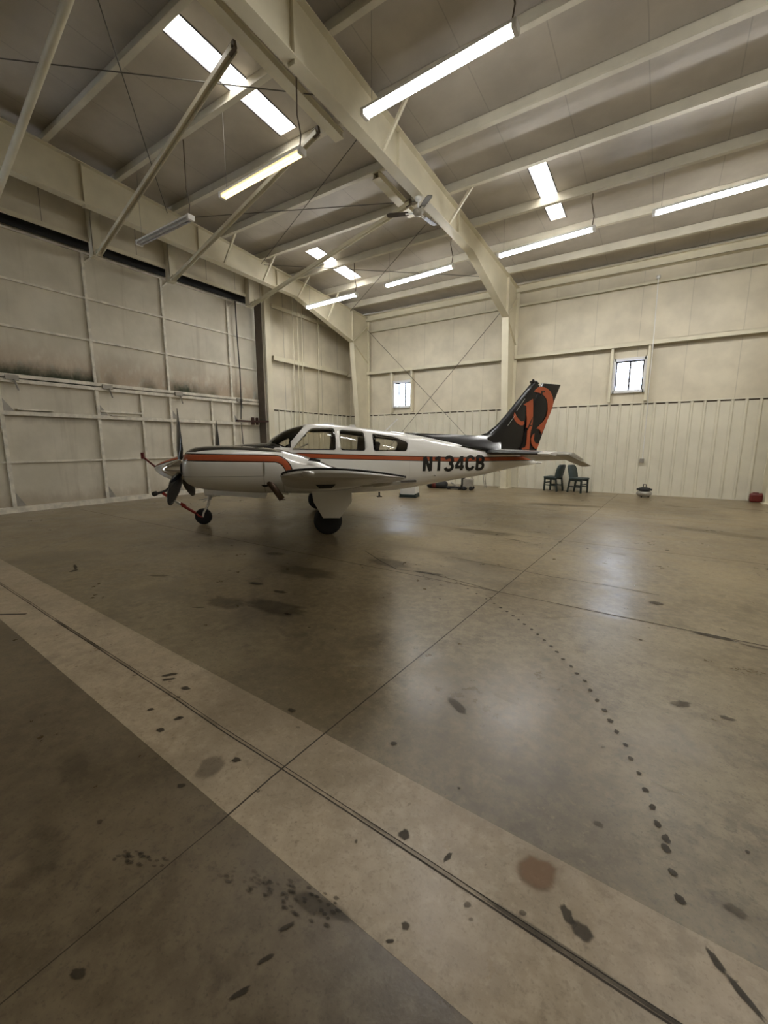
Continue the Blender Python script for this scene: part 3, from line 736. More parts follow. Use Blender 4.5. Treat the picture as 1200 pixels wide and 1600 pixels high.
WSP = [(1.3, 1.685), (1.045, 1.632), (.69, 1.515), (.335, 1.925), (.30, 2.3), (1.3, 2.3)]
for poly, lb in zip(WINP, ('front side window', 'middle side window', 'pointed rear side window')):
    pr = rounded(poly, .06)
    for s in (-1, 1):
        b = MB(); b.prism(pr, 'y', s * .2, s * .9); cut = b.build('cut', lining); boolean(fus, cut)
        g = shell(); boolean(g, cut, 'INTERSECT'); g.name = 'window_pane'; g.parent = fus; drop(cut)
b = MB(); b.prism(WSP, 'y', -.9, .9); cut = b.build('cut', lining); boolean(fus, cut)
g = shell(); boolean(g, cut, 'INTERSECT'); g.name = 'windshield'; g.parent = fus; drop(cut)
drop(inner); fus.parent = PL
b = MB(); b.tube([(1.03, 0, 1.62), (.9, 0, 1.725), (.7, 0, 1.84), (.5, 0, 1.91), (.32, 0, 1.955)], .012, 8); b.build('windshield_post', white, fus)
# window surrounds, slightly raised
for poly in WINP:
    for s in (-1, 1):
        pr = rounded(poly, .06)
        c = Vector((sum(p[0] for p in pr) / len(pr), sum(p[1] for p in pr) / len(pr)))
        b = MB(); b.tube([(p[0], s * fside(p[0], p[1], .001), p[1]) for p in pr + pr[:1]], .007, 6); b.build('window_rim', white, fus)
# cabin: floor, panel, glareshield, yokes, seats
b = MB(); b.box(-1.9, 1.1, -.5, .5, .80, .84); b.build('cabin_floor', lining, fus)
b = MB(); b.prism([(1.10, 1.55), (.72, 1.52), (.70, 1.40), (.74, 1.05), (1.10, 1.05)], 'y', -.50, .50); b.build('instrument_panel', simple('panel_black', (.012, .012, .012), .6), fus)
b = MB(); b.tube([(.72, .25, 1.30), (.52, .25, 1.36)], .018); b.tube([(.52, .10, 1.40), (.50, .12, 1.33), (.50, .25, 1.34), (.50, .38, 1.33), (.52, .40, 1.40)], .013); b.build('control_yoke', M['blackgloss'], fus)
b = MB(); b.tube([(.44, .10, 1.50), (.26, .06, 1.58)], .012); b.build('mirror_bar', M['alu'], fus)
for x in (-.18, -.98):
    for s in (-1, 1):
        b = MB(); b.box(x - .02, x + .46, s * .27 - .21, s * .27 + .21, 1.02, 1.16); so = b.build('cabin_seat', seatm, fus, bevel=.04)
        b = MB(); b.bar((x, s * .27, 1.08), (x - .13, s * .27, 1.70 if x > -.5 else 1.62), .40, .11, up=(1, 0, 0)); b.build('seat_back', seatm, PL, bevel=.03).parent = fus
# --- decals on the fuselage side: ribbons of strokes laid on the skin
def ribbon(b, pts, w, P, n=6, closed=False):
    """flat stroke of width w along 2D points, mapped by P(u,v)"""
    q = []
    for i in range(len(pts) - 1):
        for k in range(n): t = k / n; q.append((pts[i][0] * (1 - t) + pts[i + 1][0] * t, pts[i][1] * (1 - t) + pts[i + 1][1] * t))
    q.append(pts[-1]); L, R = [], []
    for i, p in enumerate(q):
        a, c = q[max(0, i - 1)], q[min(len(q) - 1, i + 1)]; dx, dy = c[0] - a[0], c[1] - a[1]; l = math.hypot(dx, dy) or 1
        L.append((p[0] - dy / l * w / 2, p[1] + dx / l * w / 2)); R.append((p[0] + dy / l * w / 2, p[1] - dx / l * w / 2))
    for i in range(len(q) - 1):
        b.add([P(*L[i]), P(*L[i + 1]), P(*R[i + 1]), P(*R[i])], [(0, 1, 2, 3)])
def arc(cx, cy, rx, ry, a0, a1, n=14): return [(cx + rx * math.cos(math.radians(a0 + (a1 - a0) * i / n)), cy + ry * math.sin(math.radians(a0 + (a1 - a0) * i / n))) for i in range(n + 1)]
GL = {'N': [[(.03, 0), (.03, 1)], [(.035, 1.), (.165, 0.)], [(.17, 0), (.17, 1)]],
      '1': [[(.11, 0), (.11, 1)], [(.11, .93), (.02, .80)]],
      '3': [arc(.095, .73, .08, .225, 165, -90) , arc(.095, .265, .085, .235, 90, -165)],
      '4': [[(.15, 0), (.15, 1)], [(.14, .95), (.015, .28)], [(.0, .24), (.205, .24)]],
      'C': [arc(.105, .68, .08, .275, 10, 180) + [(.025, .32)] + arc(.105, .32, .08, .275, 180, 350)],
      'B': [[(.035, 0), (.035, 1)], [(.03, .955), (.10, .955)] + arc(.10, .735, .075, .22, 90, -90) + [(.04, .515)], [(.03, .045), (.10, .045)] + arc(.10, .28, .08, .235, -90, 90) + [(.04, .515)]]}
for s in (1, -1):
    adv = 1.50 / 6
    for i, ch in enumerate('N134CB'):
        b = MB()
        for strk in GL[ch]:
            wv = .066
            def P(u, v):
                t = i * adv + u * 1.03 + v * .012
                x = -2.04 - t if s > 0 else -3.54 + t
                z = 1.022 + v * .30
                return (x, s * fside(x, z, .005), z)
            # strokes in metres: u is in metres already, v as a fraction of the height
            sc_ = .30
            pts = [(u, v * sc_) for u, v in strk]
            ribbon(b, pts, wv, lambda u, v: P(u, v / sc_))
        b.build('registration_letter', letter, PL)
# --- wings
def airfoil(c, t, a0=0., a1=1., n=14, camber=.015):
    """closed section between chord fractions a0..a1 as (chordwise, height) in metres, upper from a0 to a1 then lower back"""
    def yt(q): return 5 * t * (.2969 * math.sqrt(q) - .1260 * q - .3516 * q * q + .2843 * q ** 3 - .1036 * q ** 4)
    qs = [a0 + (a1 - a0) * (1 - math.cos(PI * i / n)) / 2 for i in range(n + 1)]
    def cm(q): return camber * 4 * q * (1 - q)
    up = [(q * c, (yt(q) + cm(q)) * c) for q in qs]; lo = [(q * c, (-yt(q) + cm(q)) * c) for q in qs[::-1]]
    return up + lo
def wle(y): return .90 - .16 * min(1, max(0, (y - .5) / 1.6)) - .022 * max(0, y - 2.1)
def wte(y): return -1.32 + .197 * (y - .5)
def wz(y): return .825 + .1045 * (y - .5)
def wt(y): return .155 - .009 * (y - .5)
def wing_part(name, s, ys, a0, a1, mats, droop=0., dz=0., parent=None):
    b = MB(); rings = []
    for y in ys:
        c = wle(y) - wte(y); pr = airfoil(c, wt(y), a0, a1)
        hx, hz = pr[0][0], (pr[0][1] + pr[-1][1]) / 2
        ring = []
        for q, h in pr:
            q2, h2 = q - hx, h - hz; q3 = hx + q2 * math.cos(droop) + h2 * math.sin(droop); h3 = hz - q2 * math.sin(droop) + h2 * math.cos(droop)
            ring.append((wle(y) - q3, s * y, wz(y) + h3 + dz - .03 * (q3 / c)))
        rings.append(ring)
    b.loft(rings); return b.build(name, mats, parent or PL)
for s in (1, -1):
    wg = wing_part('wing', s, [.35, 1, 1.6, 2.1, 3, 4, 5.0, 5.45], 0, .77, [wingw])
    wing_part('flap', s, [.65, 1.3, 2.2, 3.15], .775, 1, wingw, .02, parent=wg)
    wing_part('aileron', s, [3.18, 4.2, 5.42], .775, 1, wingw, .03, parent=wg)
    # tip with a rounded edge and dark upper trim
    b = MB(); rings = []
    for y, k in ((5.45, 1), (5.58, .99), (5.66, .93), (5.70, .80), (5.715, .55)):
        c = (wle(y) - wte(y)); pr = airfoil(c, wt(y) * k); off = c * (1 - .55 - .45 * k) * .5 if k < .9 else 0
        rings.append([(wle(y) - .0 - q * (1 - (1 - k) * .25) - off * .6, s * y, wz(y) + h * k - .03 * (q / c)) for q, h in pr])
    b.loft(rings)
    b.build('wing_tip', wingw, wg)
    b = MB(); pts = []
    y = 5.69; c = wle(y) - wte(y)
    pr = airfoil(c, wt(y) * .86)[:15]
    b.tube([(wle(y) - q * .97 - .01, s * (y - .01), wz(y) + h * .9 + .004 - .03 * q / c) for q, h in pr], .009, 6); b.build('tip_trim', boot, wg)
    b = MB(); yy = 3.9; b.box(wle(yy) - .32, wle(yy) - .14, s * yy - .05, s * yy + .05, wz(yy) - .16, wz(yy) - .09); 
    b = MB(); b.prism([(.36, wz(4.6) - .06), (.16, wz(4.6) - .065), (.20, wz(4.6) - .10), (.32, wz(4.6) - .10)], 'y', s * 4.6 - .03, s * 4.6 + .03); b.build('vent_scoop', boot, wg)
    for yy in (1.95, 2.9): 
        b = MB(); b.prism([(-.55, wz(yy) - .10), (-.95, wz(yy) - .07), (-.95, wz(yy) - .03), (-.5, wz(yy) - .04)], 'y', s * yy - .015, s * yy + .015); b.build('flap_track', wingw, wg)
    # nav light on the tip trailing half
    b = MB(); b.lathe([(0, -.05), (.02, -.04), (.022, .03), (0, .05)], (wle(5.6) - .2, s * 5.71, wz(5.7) + .01), 'x', 10); b.build('navigation_light', M['alu'], wg)
    # --- nacelle
    yc = s * 1.7
    NX = [2.215, 2.20, 2.14, 2.05, 1.9, 1.67, 1.35, .95, .75, .54, .34, .13, -.04, -.3, -.7]
    NT = [1.36, 1.43, 1.492, 1.53, 1.55, 1.558, 1.55, 1.518, 1.487, 1.434, 1.375, 1.30, 1.225, 1.14, 1.02]
    NB = [1.06, 1.0, .95, .905, .875, .845, .82, .80, .80, .80, .80, .80, .80, .82, .90]
    NW = [.20, .29, .36, .41, .44, .46, .47, .47, .465, .44, .40, .35, .30, .22, .08]
    nT, nB, nW = pchip(NX, NT), pchip(NX, NB), pchip(NX, NW)
    b = MB(); b.loft([sect(nW(x), nT(x), nB(x), 1.19 if x > .7 else 1.19 - (.7 - x) * .18, x=x, yc=yc, nu=2.4, nl=2.6) for x in sorted(set([2.215 - i * .06 for i in range(49)] + NX), reverse=True)])
    nac = b.build('engine_nacelle', paint_nacelle(yc, s), PL)
    b = MB()                                    # two cooling inlets either side of the spinner
    for k in (-1, 1): b.lathe([(0, 0), (.085, 0), (.095, -.03), (0, -.05)], (2.232, yc + k * .205, 1.21), 'x', 20)
    b.build('air_inlet', boot, nac)
    for k in (1, -1):
        b = MB(); ex = yc + k * .36
        b.tube([(1.02, ex - k * .05, 1.02), (.94, ex + k * .04, 1.0), (.86, ex + k * .08, .90), (.755, ex + k * .09, .735)], .05, 14)
        b.lathe([(.0, .0), (.05, 0), (.05, .004), (0, .004)], (.75, ex + k * .09, .728))
        b.build('exhaust_pipe', M['exh'], nac)
        b = MB(); b.lathe([(0, -.02), (.075, -.02), (.085, .0), (.075, .02), (0, .02)], (1.0, yc + k * .40, 1.01), 'y', 18); b.build('exhaust_opening', boot, nac)
        b = MB(); b.prism([(1.0, .86), (.66, .80), (.66, .775), (1.0, .83)], 'y', yc + k * .12 - .1, yc + k * .12 + .1); b.build('cowl_flap', white, nac)
    b = MB(); b.bar((1.0, yc + s * .466, 1.30), (1.0, yc + s * .472, 1.12), .02, .01); b.build('cowl_latch', M['alu'], nac)
    # dark landing light and step recess where the wing meets the nacelle
    b = MB(); b.prism([(.30, 1.37), (.14, 1.335), (.16, 1.30), (.34, 1.325)], 'y', yc + s * .33, yc + s * .375); b.build('louvre', boot, nac)
    # --- propeller and spinner
    pr_ = bpy.data.objects.new('propeller', None); COL.objects.link(pr_); pr_.parent = PL; pr_.location = (2.235, yc, 1.195)
    b = MB(); b.lathe([(0, .335), (.02, .33), (.055, .295), (.10, .22), (.14, .12), (.165, .03), (.17, -.01), (.15, -.02), (0, -.02)], (0, 0, 0), 'x', 32); b.build('spinner', chrome, pr_)
    for k in range(3):
        th = math.radians(2 + 120 * k); ct, sn = math.cos(th), math.sin(th); rings = []
        for r, ch, tw, tk in ((.10, .085, 60, .07), (.19, .10, 52, .055), (.30, .175, 46, .032), (.50, .205, 34, .024), (.70, .19, 26, .018), (.84, .15, 22, .012), (.90, .10, 20, .009), (.93, .04, 20, .006)):
            ring = []
            for m in range(10):
                a = 2 * PI * m / 10; cc, tt = math.cos(a) * ch / 2, math.sin(a) * tk / 2; A = math.radians(90 - tw)
                px = -cc * math.sin(math.radians(tw)) - tt * math.cos(math.radians(tw)); ta = cc * math.cos(math.radians(tw)) - tt * math.sin(math.radians(tw))
                ring.append((px + .05, -sn * r + ct * ta, ct * r + sn * ta))
            rings.append(ring)
        b = MB(); b.loft(rings); b.build('blade', M['blackgloss'], pr_)
    # --- main gear
    mg = bpy.data.objects.new('main_gear', None); COL.objects.link(mg); mg.parent = PL; mg.location = (0, s * 1.46, 0)
    b = MB(); b.lathe([(.10, -.08), (.17, -.085), (.225, -.075), (.247, -.045), (.25, 0), (.247, .045), (.225, .075), (.17, .085), (.10, .08)], (0, 0, .25), 'y', 32); b.build('tyre', M['tyre'], mg)
    b = MB(); b.lathe([(0, -.05), (.05, -.06), (.10, -.05), (.125, -.07), (.125, .07), (.10, .05), (.05, .06), (0, .05)], (0, 0, .25), 'y', 24); b.build('wheel_hub', M['alu'], mg)
    b = MB(); b.tube([(.0, -s * .12, .30), (.0, -s * .12, .55)], .033); b.tube([(0, -s * .12, .5), (0, -s * .12, .95)], .05); b.tube([(0, -s * .12, .25), (0, 0, .25)], .03); b.bar((-.05, -s * .12, .62), (-.16, -s * .12, .46), .05, .02); b.bar((-.16, -s * .12, .46), (-.03, -s * .12, .32), .05, .02)
    b.build('strut', white, mg)
    dp = [(.277, .80), (-.41, .785), (-.41, .585), (-.20, .305), (.094, .315), (.25, .60)]
    b = MB(); b.prism(dp, 'y', s * .125, s * .137); b.build('gear_door', white, mg, bevel=.004)
    b = MB(); b.tube([(.02, -s * .1, .5), (.0, s * .125, .52)], .012, 8); b.build('door_link', M['alu'], mg)
# --- nose gear
ng = bpy.data.objects.new('nose_gear', None); COL.objects.link(ng); ng.parent = PL; ng.location = (2.34, 0.04, 0)
b = MB(); b.lathe([(.07, -.055), (.12, -.06), (.15, -.045), (.163, 0), (.15, .045), (.12, .06), (.07, .055)], (0, 0, .163), 'y', 28); b.build('tyre', M['tyre'], ng)
b = MB(); b.lathe([(0, -.045), (.05, -.05), (.08, -.04), (.085, .04), (.05, .05), (0, .045)], (0, 0, .163), 'y', 20); b.build('wheel_hub', M['alu'], ng)
b = MB()
for k in (-1, 1): b.tube([(0, k * .075, .163), (-.02, k * .08, .25), (-.07, k * .06, .34), (-.10, 0, .385)], .02, 8)
b.tube([(-.10, 0, .37), (-.14, 0, .58)], .027); b.build('fork', white, ng)
b = MB(); b.tube([(-.13, 0, .5), (-.19, 0, .86)], .042); b.bar((-.06, 0, .60), (-.24, 0, .60), .10, .05); b.tube([(-.14, -.02, .52), (.06, .05, .50)], .008, 6); b.tube([(-.14, .02, .54), (-.5, .1, .62)], .008, 6); b.tube([(-.14, -.02, .52), (-.05, .2, .48)], .007, 6); b.build('strut', M['alu'], ng)
for k in (1, -1):
    b = MB(); b.prism([(2.27, .78), (2.27, .622), (1.13, .505), (1.10, .66)], 'y', k * .20 - .005, k * .20 + .005); b.build('nose_gear_door', white, PL)
# --- fin, dorsal fillet, rudder
finm = simple('black_tail_paint', (.005, .005, .006), .2, coat=.2, var=.05)
def plate(name, le, te, t0, t1, mats, parent, n=10, rows=12):
    """tapered streamlined plate between a leading and a trailing polyline (lists of (x,z), same parameter)"""
    b = MB(); rings = []
    fl = [pchip([i / (len(le) - 1) for i in range(len(le))], [p[k] for p in le]) for k in (0, 1)] if False else None
    def interp(pl, t):
        k = t * (len(pl) - 1); i = min(int(k), len(pl) - 2); q = k - i; return pl[i][0] * (1 - q) + pl[i + 1][0] * q, pl[i][1] * (1 - q) + pl[i + 1][1] * q
    for r in range(rows + 1):
        t = r / rows; (xl, zl), (xt, zt_) = interp(le, t), interp(te, t); hw = (t0 * (1 - t) + t1 * t) / 2; ring = []
        qs = [(1 - math.cos(PI * i / n)) / 2 for i in range(n + 1)]
        def th(q): return hw * (2.6 * math.sqrt(q) * (1 - q) ** .8 if q < 1 else 0.) + .003
        for q in qs: ring.append((xl + (xt - xl) * q, th(q), zl + (zt_ - zl) * q))
        for q in qs[::-1]: ring.append((xl + (xt - xl) * q, -th(q), zl + (zt_ - zl) * q))
        rings.append(ring)
    b.loft(rings); return b.build(name, mats, parent)
fin = plate('vertical_fin', [(-3.30, 1.50), (-3.46, 1.752), (-3.66, 1.825), (-3.88, 1.985), (-4.10, 2.22), (-4.36, 2.535), (-4.625, 2.854), (-4.73, 2.950)],
            [(-4.46, 1.30), (-4.50, 1.46), (-4.545, 1.61), (-4.60, 1.84), (-4.67, 2.09), (-4.76, 2.40), (-4.86, 2.73), (-4.90, 2.86)], .13, .05, finm, PL, rows=21)
b = MB(); rings = []
for x in [-1.78 - i * .1 for i in range(23)]:
    zt_ = 1.815 + (x + 1.78) * .034; z0 = fT(x) - .06; w0 = .05 + .035 * min(1, max(0, (-x - 1.78) / 1.5)); w0 *= min(1, (-x - 1.70) / .35)
    wb = w0 + .14 * min(1, (-1.78 - x) / .6)
    rings.append([(x, wb, z0), (x, w0, min(zt_ - .012, max(z0 + .02, fT(x) + .015))), (x, w0 * .6, max(zt_, z0 + .03)), (x, -w0 * .6, max(zt_, z0 + .03)), (x, -w0, min(zt_ - .012, max(z0 + .02, fT(x) + .015))), (x, -wb, z0)])
b.loft(rings); b.build('dorsal_fillet', finm, fin)
rud = plate('rudder', [(-4.44, 1.39), (-4.48, 1.50), (-4.62, 2.02), (-4.80, 2.62), (-4.885, 2.80), (-4.95, 2.915)], [(-4.90, 1.385), (-4.93, 1.49), (-5.11, 2.02), (-5.30, 2.58), (-5.40, 2.84), (-5.425, 2.90)], .075, .04, finm, fin)
b = MB(); b.tube([(-4.66, 0, 2.93), (-4.80, 0, 2.955), (-4.86, 0, 2.90)], .028, 8); b.lathe([(0, 0), (.03, 0), (.028, .03), (.012, .05), (0, .052)], (-4.73, 0, 2.955)); b.build('tail_beacon', M['blackgloss'], fin)
b = MB(); b.tube([(-4.868, 0, 2.80), (-4.935, 0, 2.915)], .014, 6); b.build('rudder_gap_trim', white, fin)
b = MB(); b.bar((-4.33, .055, 2.30), (-4.52, .05, 2.57), .015, .008); b.bar((-4.13, .06, 1.98), (-4.31, .058, 2.22), .014, .006); b.build('trim_strip', M['alu'], fin)
# ornate orange emblem: traced strokes in a 0..1 emblem square, placed on fin and rudder
EMB = [[(-4.728, 2.571), (-4.614, 2.506), (-4.495, 2.441), (-4.567, 2.417), (-4.599, 2.124), (-4.598, 1.998), (-4.582, 1.934), (-4.62, 1.939), (-4.616, 1.7), (-4.606, 1.55), (-4.575, 1.496), (-4.504, 1.485), (-4.511, 1.451), (-4.691, 1.45), (-4.691, 1.571), (-4.691, 1.721), (-4.706, 1.871), (-4.734, 1.956), (-4.747, 2.126), (-4.743, 2.337)], [(-4.289, 2.277), (-4.265, 2.2), (-4.289, 2.11), (-4.354, 2.038), (-4.432, 1.992), (-4.503, 1.986), (-4.534, 2.022), (-4.526, 2.081), (-4.465, 2.072), (-4.396, 2.122), (-4.341, 2.184), (-4.31, 2.236)], [(-4.742, 2.729), (-4.886, 2.705), (-4.985, 2.66), (-5.057, 2.584), (-5.098, 2.48), (-5.115, 2.343), (-5.089, 2.194), (-5.024, 2.087), (-4.933, 2.001), (-4.851, 1.923), (-4.93, 1.902), (-4.974, 1.83), (-4.981, 1.787), (-5.036, 1.916), (-5.102, 2.087), (-5.169, 2.237), (-5.23, 2.404), (-5.245, 2.518), (-5.217, 2.635), (-5.152, 2.743), (-5.06, 2.811), (-4.948, 2.837), (-4.867, 2.839), (-4.786, 2.779)], [(-4.801, 1.812), (-4.751, 1.769), (-4.722, 1.689), (-4.733, 1.593), (-4.781, 1.515), (-4.852, 1.463), (-4.891, 1.471), (-4.932, 1.582), (-4.874, 1.58), (-4.818, 1.619), (-4.79, 1.687), (-4.8, 1.752)]]
cuts = [[(-4.919, 2.747), (-5.021, 2.75), (-5.005, 2.714), (-4.961, 2.717), (-4.949, 2.655), (-4.913, 2.654), (-4.919, 2.712)], [(-4.743, 2.189), (-4.709, 2.126), (-4.614, 1.924), (-4.601, 1.87), (-4.633, 1.888), (-4.681, 1.998), (-4.729, 2.115)], [(-4.645, 1.998), (-4.722, 1.999), (-4.719, 1.969), (-4.638, 1.968)]]
def tail_y(x, z): return (.074 - .027 * (z - 1.4)) * min(1, max(.85, (x + 4.87 + .355 * (z - 1.385)) / .22))
def laid(b, poly, s, lift):                      # a flat outline laid on the tapering tail surface
    n = len(poly); vs = [(x, s * (tail_y(x, z) + d), z) for d in (-.02, lift) for x, z in poly]
    return b.add(vs, [tuple(range(n))[::-1], tuple(range(n, 2 * n))] + [(i, (i + 1) % n, n + (i + 1) % n, n + i) for i in range(n)])
for s in (1, -1):
    for poly in EMB: b = MB(); laid(b, poly, s, 0.); b.build('tail_emblem', orange, fin)
    for poly in cuts: b = MB(); laid(b, poly, s, .004); b.build('emblem_lettering', letter, fin)
# --- tailplane
def hle(y): return -3.50 - .305 * y
for s in (1, -1):
    def ring(y, a0, a1, tz=1.40, droop=0., t=.10):
        x0 = hle(y); c = (x0 + 4.83 - .02 * y); pr = airfoil(c, t, a0, a1, 10, 0.); hx = pr[0][0] if a0 > 0 else c * .62; out = []
        for q, h in pr:
            q2 = q - hx; qq = hx + q2 * math.cos(droop) + h * math.sin(droop); hh = -q2 * math.sin(droop) + h * math.cos(droop)
            out.append((x0 - qq, s * y, tz + hh))
        return out
    b = MB(); b.loft([ring(y, 0, .62) for y in (.08, .6, 1.2, 1.82)]); stb = b.build('stabilizer', white, PL)
    b = MB(); b.loft([ring(y, .0, .10, t=.108) for y in (.14, .6, 1.2, 1.55)]); b.build('deice_boot', boot, stb)
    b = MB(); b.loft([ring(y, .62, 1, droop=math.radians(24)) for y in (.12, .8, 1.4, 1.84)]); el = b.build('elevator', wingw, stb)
    b = MB(); b.loft([ring(y, .18, 1, droop=math.radians(24), t=tt) for y, tt in ((1.84, .085), (2.02, .075), (2.09, .045))]); b.build('elevator_horn', wingw, el)
b = MB(); b.lathe([(0, -.14), (.02, -.12), (.03, 0), (0, .02)], (-4.93, 0, 1.145), 'x', 12); b.build('tail_cone_light', white, PL)
# --- antennas, towbar stub and small fittings
b = MB(); b.bar((-1.35, 0, 1.845), (-1.62, 0, 2.10), .012, .03, up=(1, 0, 0)); b.build('whip_antenna', white, PL)
b = MB(); b.prism([(-.02, 1.975), (-.30, 1.955), (-.26, 2.0), (-.1, 2.01)], 'y', -.012, .012); b.prism([(-.55, 1.93), (-.72, 1.92), (-.70, 1.965), (-.6, 1.97)], 'y', -.05, .05); b.build('roof_antenna', white, PL)
b = MB(); b.bar((-2.55, fside(-2.55, 1.62), 1.62), (-2.05, fside(-2.05, 1.66), 1.66), .012, .01); b.build('side_rail', M['alu'], PL)
b = MB(); b.box(-1.10, -1.20, .30, .40, .50, .515); b.bar((-1.15, .35, .515), (-1.15, .35, .60), .03, .03); b.build('boarding_step', M['black'], PL)
b = MB(); b.lathe([(0, 0), (.015, 0), (.018, .04), (0, .05)], (-2.33, fside(-2.33, .93) , .93), 'y', 10); b.build('static_port', M['alu'], PL)
b = MB(); b.bar((3.13, .0, 1.13), (3.36, -.02, 1.34), .03, .03); b.bar((3.36, -.02, 1.30), (3.36, -.02, 1.42), .05, .05); b.build('nose_bar', M['dark_red'], PL)
# --- tow bar on the nose wheel: its own thing
TB = thing('tow_bar', tuple(PL.location), 'red tow bar with black handle hooked to the nose wheel', 'tow bar', rz=PI + HD)
def tw(x, y, z): return (x, y, z)
b = MB(); b.tube([(2.46, .04, .22), (2.72, .05, .40)], .028, 10); b.bar((2.66, .03, .38), (2.74, .06, .44), .06, .05); b.build('lower_tube', M['red'], TB)
b = MB(); b.tube([(2.70, .05, .385), (2.86, .05, .50)], .022, 10); b.build('middle_tube', M['alu'], TB)
b = MB(); b.tube([(2.84, .05, .485), (3.06, .06, .66)], .028, 10); b.build('upper_tube', M['red'], TB)
b = MB(); b.tube([(3.0, -.12, .69), (3.05, .06, .665), (3.10, .24, .66)], .024, 10); b.lathe([(0, -.05), (.045, -.05), (.045, .05), (0, .05)], (3.12, .26, .66), 'y', 12); b.lathe([(0, -.05), (.045, -.05), (.045, .05), (0, .05)], (2.98, -.14, .69), 'y', 12); b.build('handle', M['black'], TB)
b = MB()
for k in (-1, 1): b.tube([(2.48, .04, .24), (2.40, .04 + k * .12, .19), (2.34, .04 + k * .10, .163)], .016, 8)
b.build('fork', M['red'], TB)

# ------------------------------------------------------------------ loose things on the floor
def chair(x, y, rz, label):
    m1 = simple('dark_green_chair_wood', (.012, .02, .017), .4); m2 = simple('dark_green_chair_seat', (.03, .045, .045), .55)
    e = thing('dining_chair', (x, y, 0), label, 'chair', 'dark chairs against the back wall', rz)
    b = MB(); b.box(-.22, .24, -.22, .22, .43, .49); b.build('seat', m2, e, bevel=.02)
    b = MB()
    pts = [(-.22, -.20), (-.22, .20)]
    rings = []
    for z, xx, hw in ((.47, -.19, .20), (.60, -.215, .21), (.75, -.25, .21), (.84, -.28, .19), (.89, -.30, .13)):
        rings.append([(xx + .04, -hw, z), (xx + .02, 0, z), (xx + .04, hw, z), (xx - .03, hw, z), (xx - .05, 0, z), (xx - .03, -hw, z)])
    b.loft(rings); b.build('backrest', m2, e)
    for sx in (-1, 1):
        for sy in (-1, 1):
            b = MB(); b.bar((sx * .195, sy * .185, .44), (sx * .205 - (.05 if sx < 0 else 0), sy * .19, 0), .045, .045, up=(1, 0, 0)); b.build('leg', m1, e)
    for sy in (-1, 1): b = MB(); b.bar((-.21, sy * .187, .20), (.2, sy * .187, .20), .025, .035); b.build('stretcher', m1, e)
    b = MB(); b.bar((.2, -.187, .28), (.2, .187, .28), .025, .035); b.build('stretcher', m1, e)
    for sy in (-1, 1): b = MB(); b.bar((-.2, sy * .2, .41), (.22, sy * .2, .41), .025, .06); b.build('seat_rail', m1, e)
chair(-3.03, 14.98, PI - .32, 'left dark green chair by the back wall, its back turned right')
chair(-2.22, 14.86, -.38, 'right dark green chair by the back wall, its back turned left')
# pancake compressor
e = thing('air_compressor', (-.38, 14.72, 0), 'small round grey machine with black top and handle below the outlet box', 'machine')
b = MB(); b.lathe([(0, .03), (.14, .03), (.19, .06), (.205, .11), (.19, .16), (.12, .19), (0, .19)]); b.build('tank', M['greysteel'], e)
b = MB(); b.lathe([(0, .18), (.13, .18), (.17, .21), (.15, .27), (.08, .29), (0, .29)]); b.box(-.2, -.12, -.05, .05, .2, .25); b.box(.12, .2, -.05, .05, .2, .25); b.build('motor_cover', M['black'], e)
b = MB(); b.tube([(-.035, 0, .28), (-.035, 0, .38), (.035, 0, .38), (.035, 0, .28)], .012, 8); b.build('handle', M['black'], e)
for k in range(3):
    a = k * 2.1; b = MB(); b.lathe([(0, 0), (.02, 0), (.022, .05), (0, .05)], (.12 * math.cos(a), .12 * math.sin(a), 0)); b.build('foot', M['black'], e)
# red can
e = thing('fuel_can', (2.22, 15.12, 0), 'red plastic can on the floor at the right edge by the column', 'can')
b = MB(); b.box(-.14, .14, -.1, .1, 0, .24); b.build('can_body', M['dark_red'], e, bevel=.045)
b = MB(); b.tube([(-.08, 0, .22), (-.07, 0, .255), (.04, 0, .255), (.05, 0, .22)], .014, 8); b.build('handle', M['dark_red'], e)
b = MB(); b.lathe([(0, .2), (.03, .2), (.03, .25), (0, .25)], (.1, 0, 0)); b.build('cap', M['dark_red'], e)
# white box on a dark base under the wing
e = thing('storage_box', (-6.27, 10.9, 0), 'white box on a dark green base under the airplane belly', 'box', rz=.25)
b = MB(); b.box(-.24, .24, -.2, .2, .09, .40); b.build('box_body', M['white_enamel'], e, bevel=.01)
b = MB(); b.box(-.26, .26, -.22, .22, 0, .03); b.bar((-.25, -.2, .06), (.25, -.2, .06), .05, .06); b.bar((-.25, .2, .06), (.25, .2, .06), .05, .06)
for sx in (-1, 1): b.bar((sx * .23, -.2, .075), (sx * .23, .2, .075), .05, .09)
b.build('base', simple('dark_green_plastic', (.02, .035, .03), .5), e)
# clutter behind the tail
e = thing('duffel_bag', (-6.65, 13.55, 0), 'black and red bag with a pale end on the floor behind the fuselage', 'bag', rz=.12)
b = MB(); b.lathe([(0, -.36), (.10, -.36), (.13, -.3), (.13, .3), (.1, .36), (0, .36)], (0, 0, .13), 'x', 18); b.build('bag_body', M['black'], e)
b = MB(); b.lathe([(.132, -.16), (.136, -.16), (.136, -.02), (.132, -.02)], (0, 0, .13), 'x', 18); b.build('red_panel', M['dark_red'], e)
b = MB(); b.lathe([(0, -.40), (.07, -.40), (.10, -.34), (0, -.34)], (0, 0, .11), 'x', 18); b.build('end_cap', M['white_enamel'], e)
e = thing('floor_jack', (-6.0, 13.6, 0), 'low black jack on the floor between the bag and the grey cart', 'jack', rz=.1)
b = MB(); b.box(-.28, .26, -.12, .12, .03, .10); b.build('jack_frame', M['black'], e, bevel=.01)
b = MB(); b.bar((.1, 0, .08), (-.14, 0, .22), .07, .05); b.build('lift_arm', M['greysteel'], e)
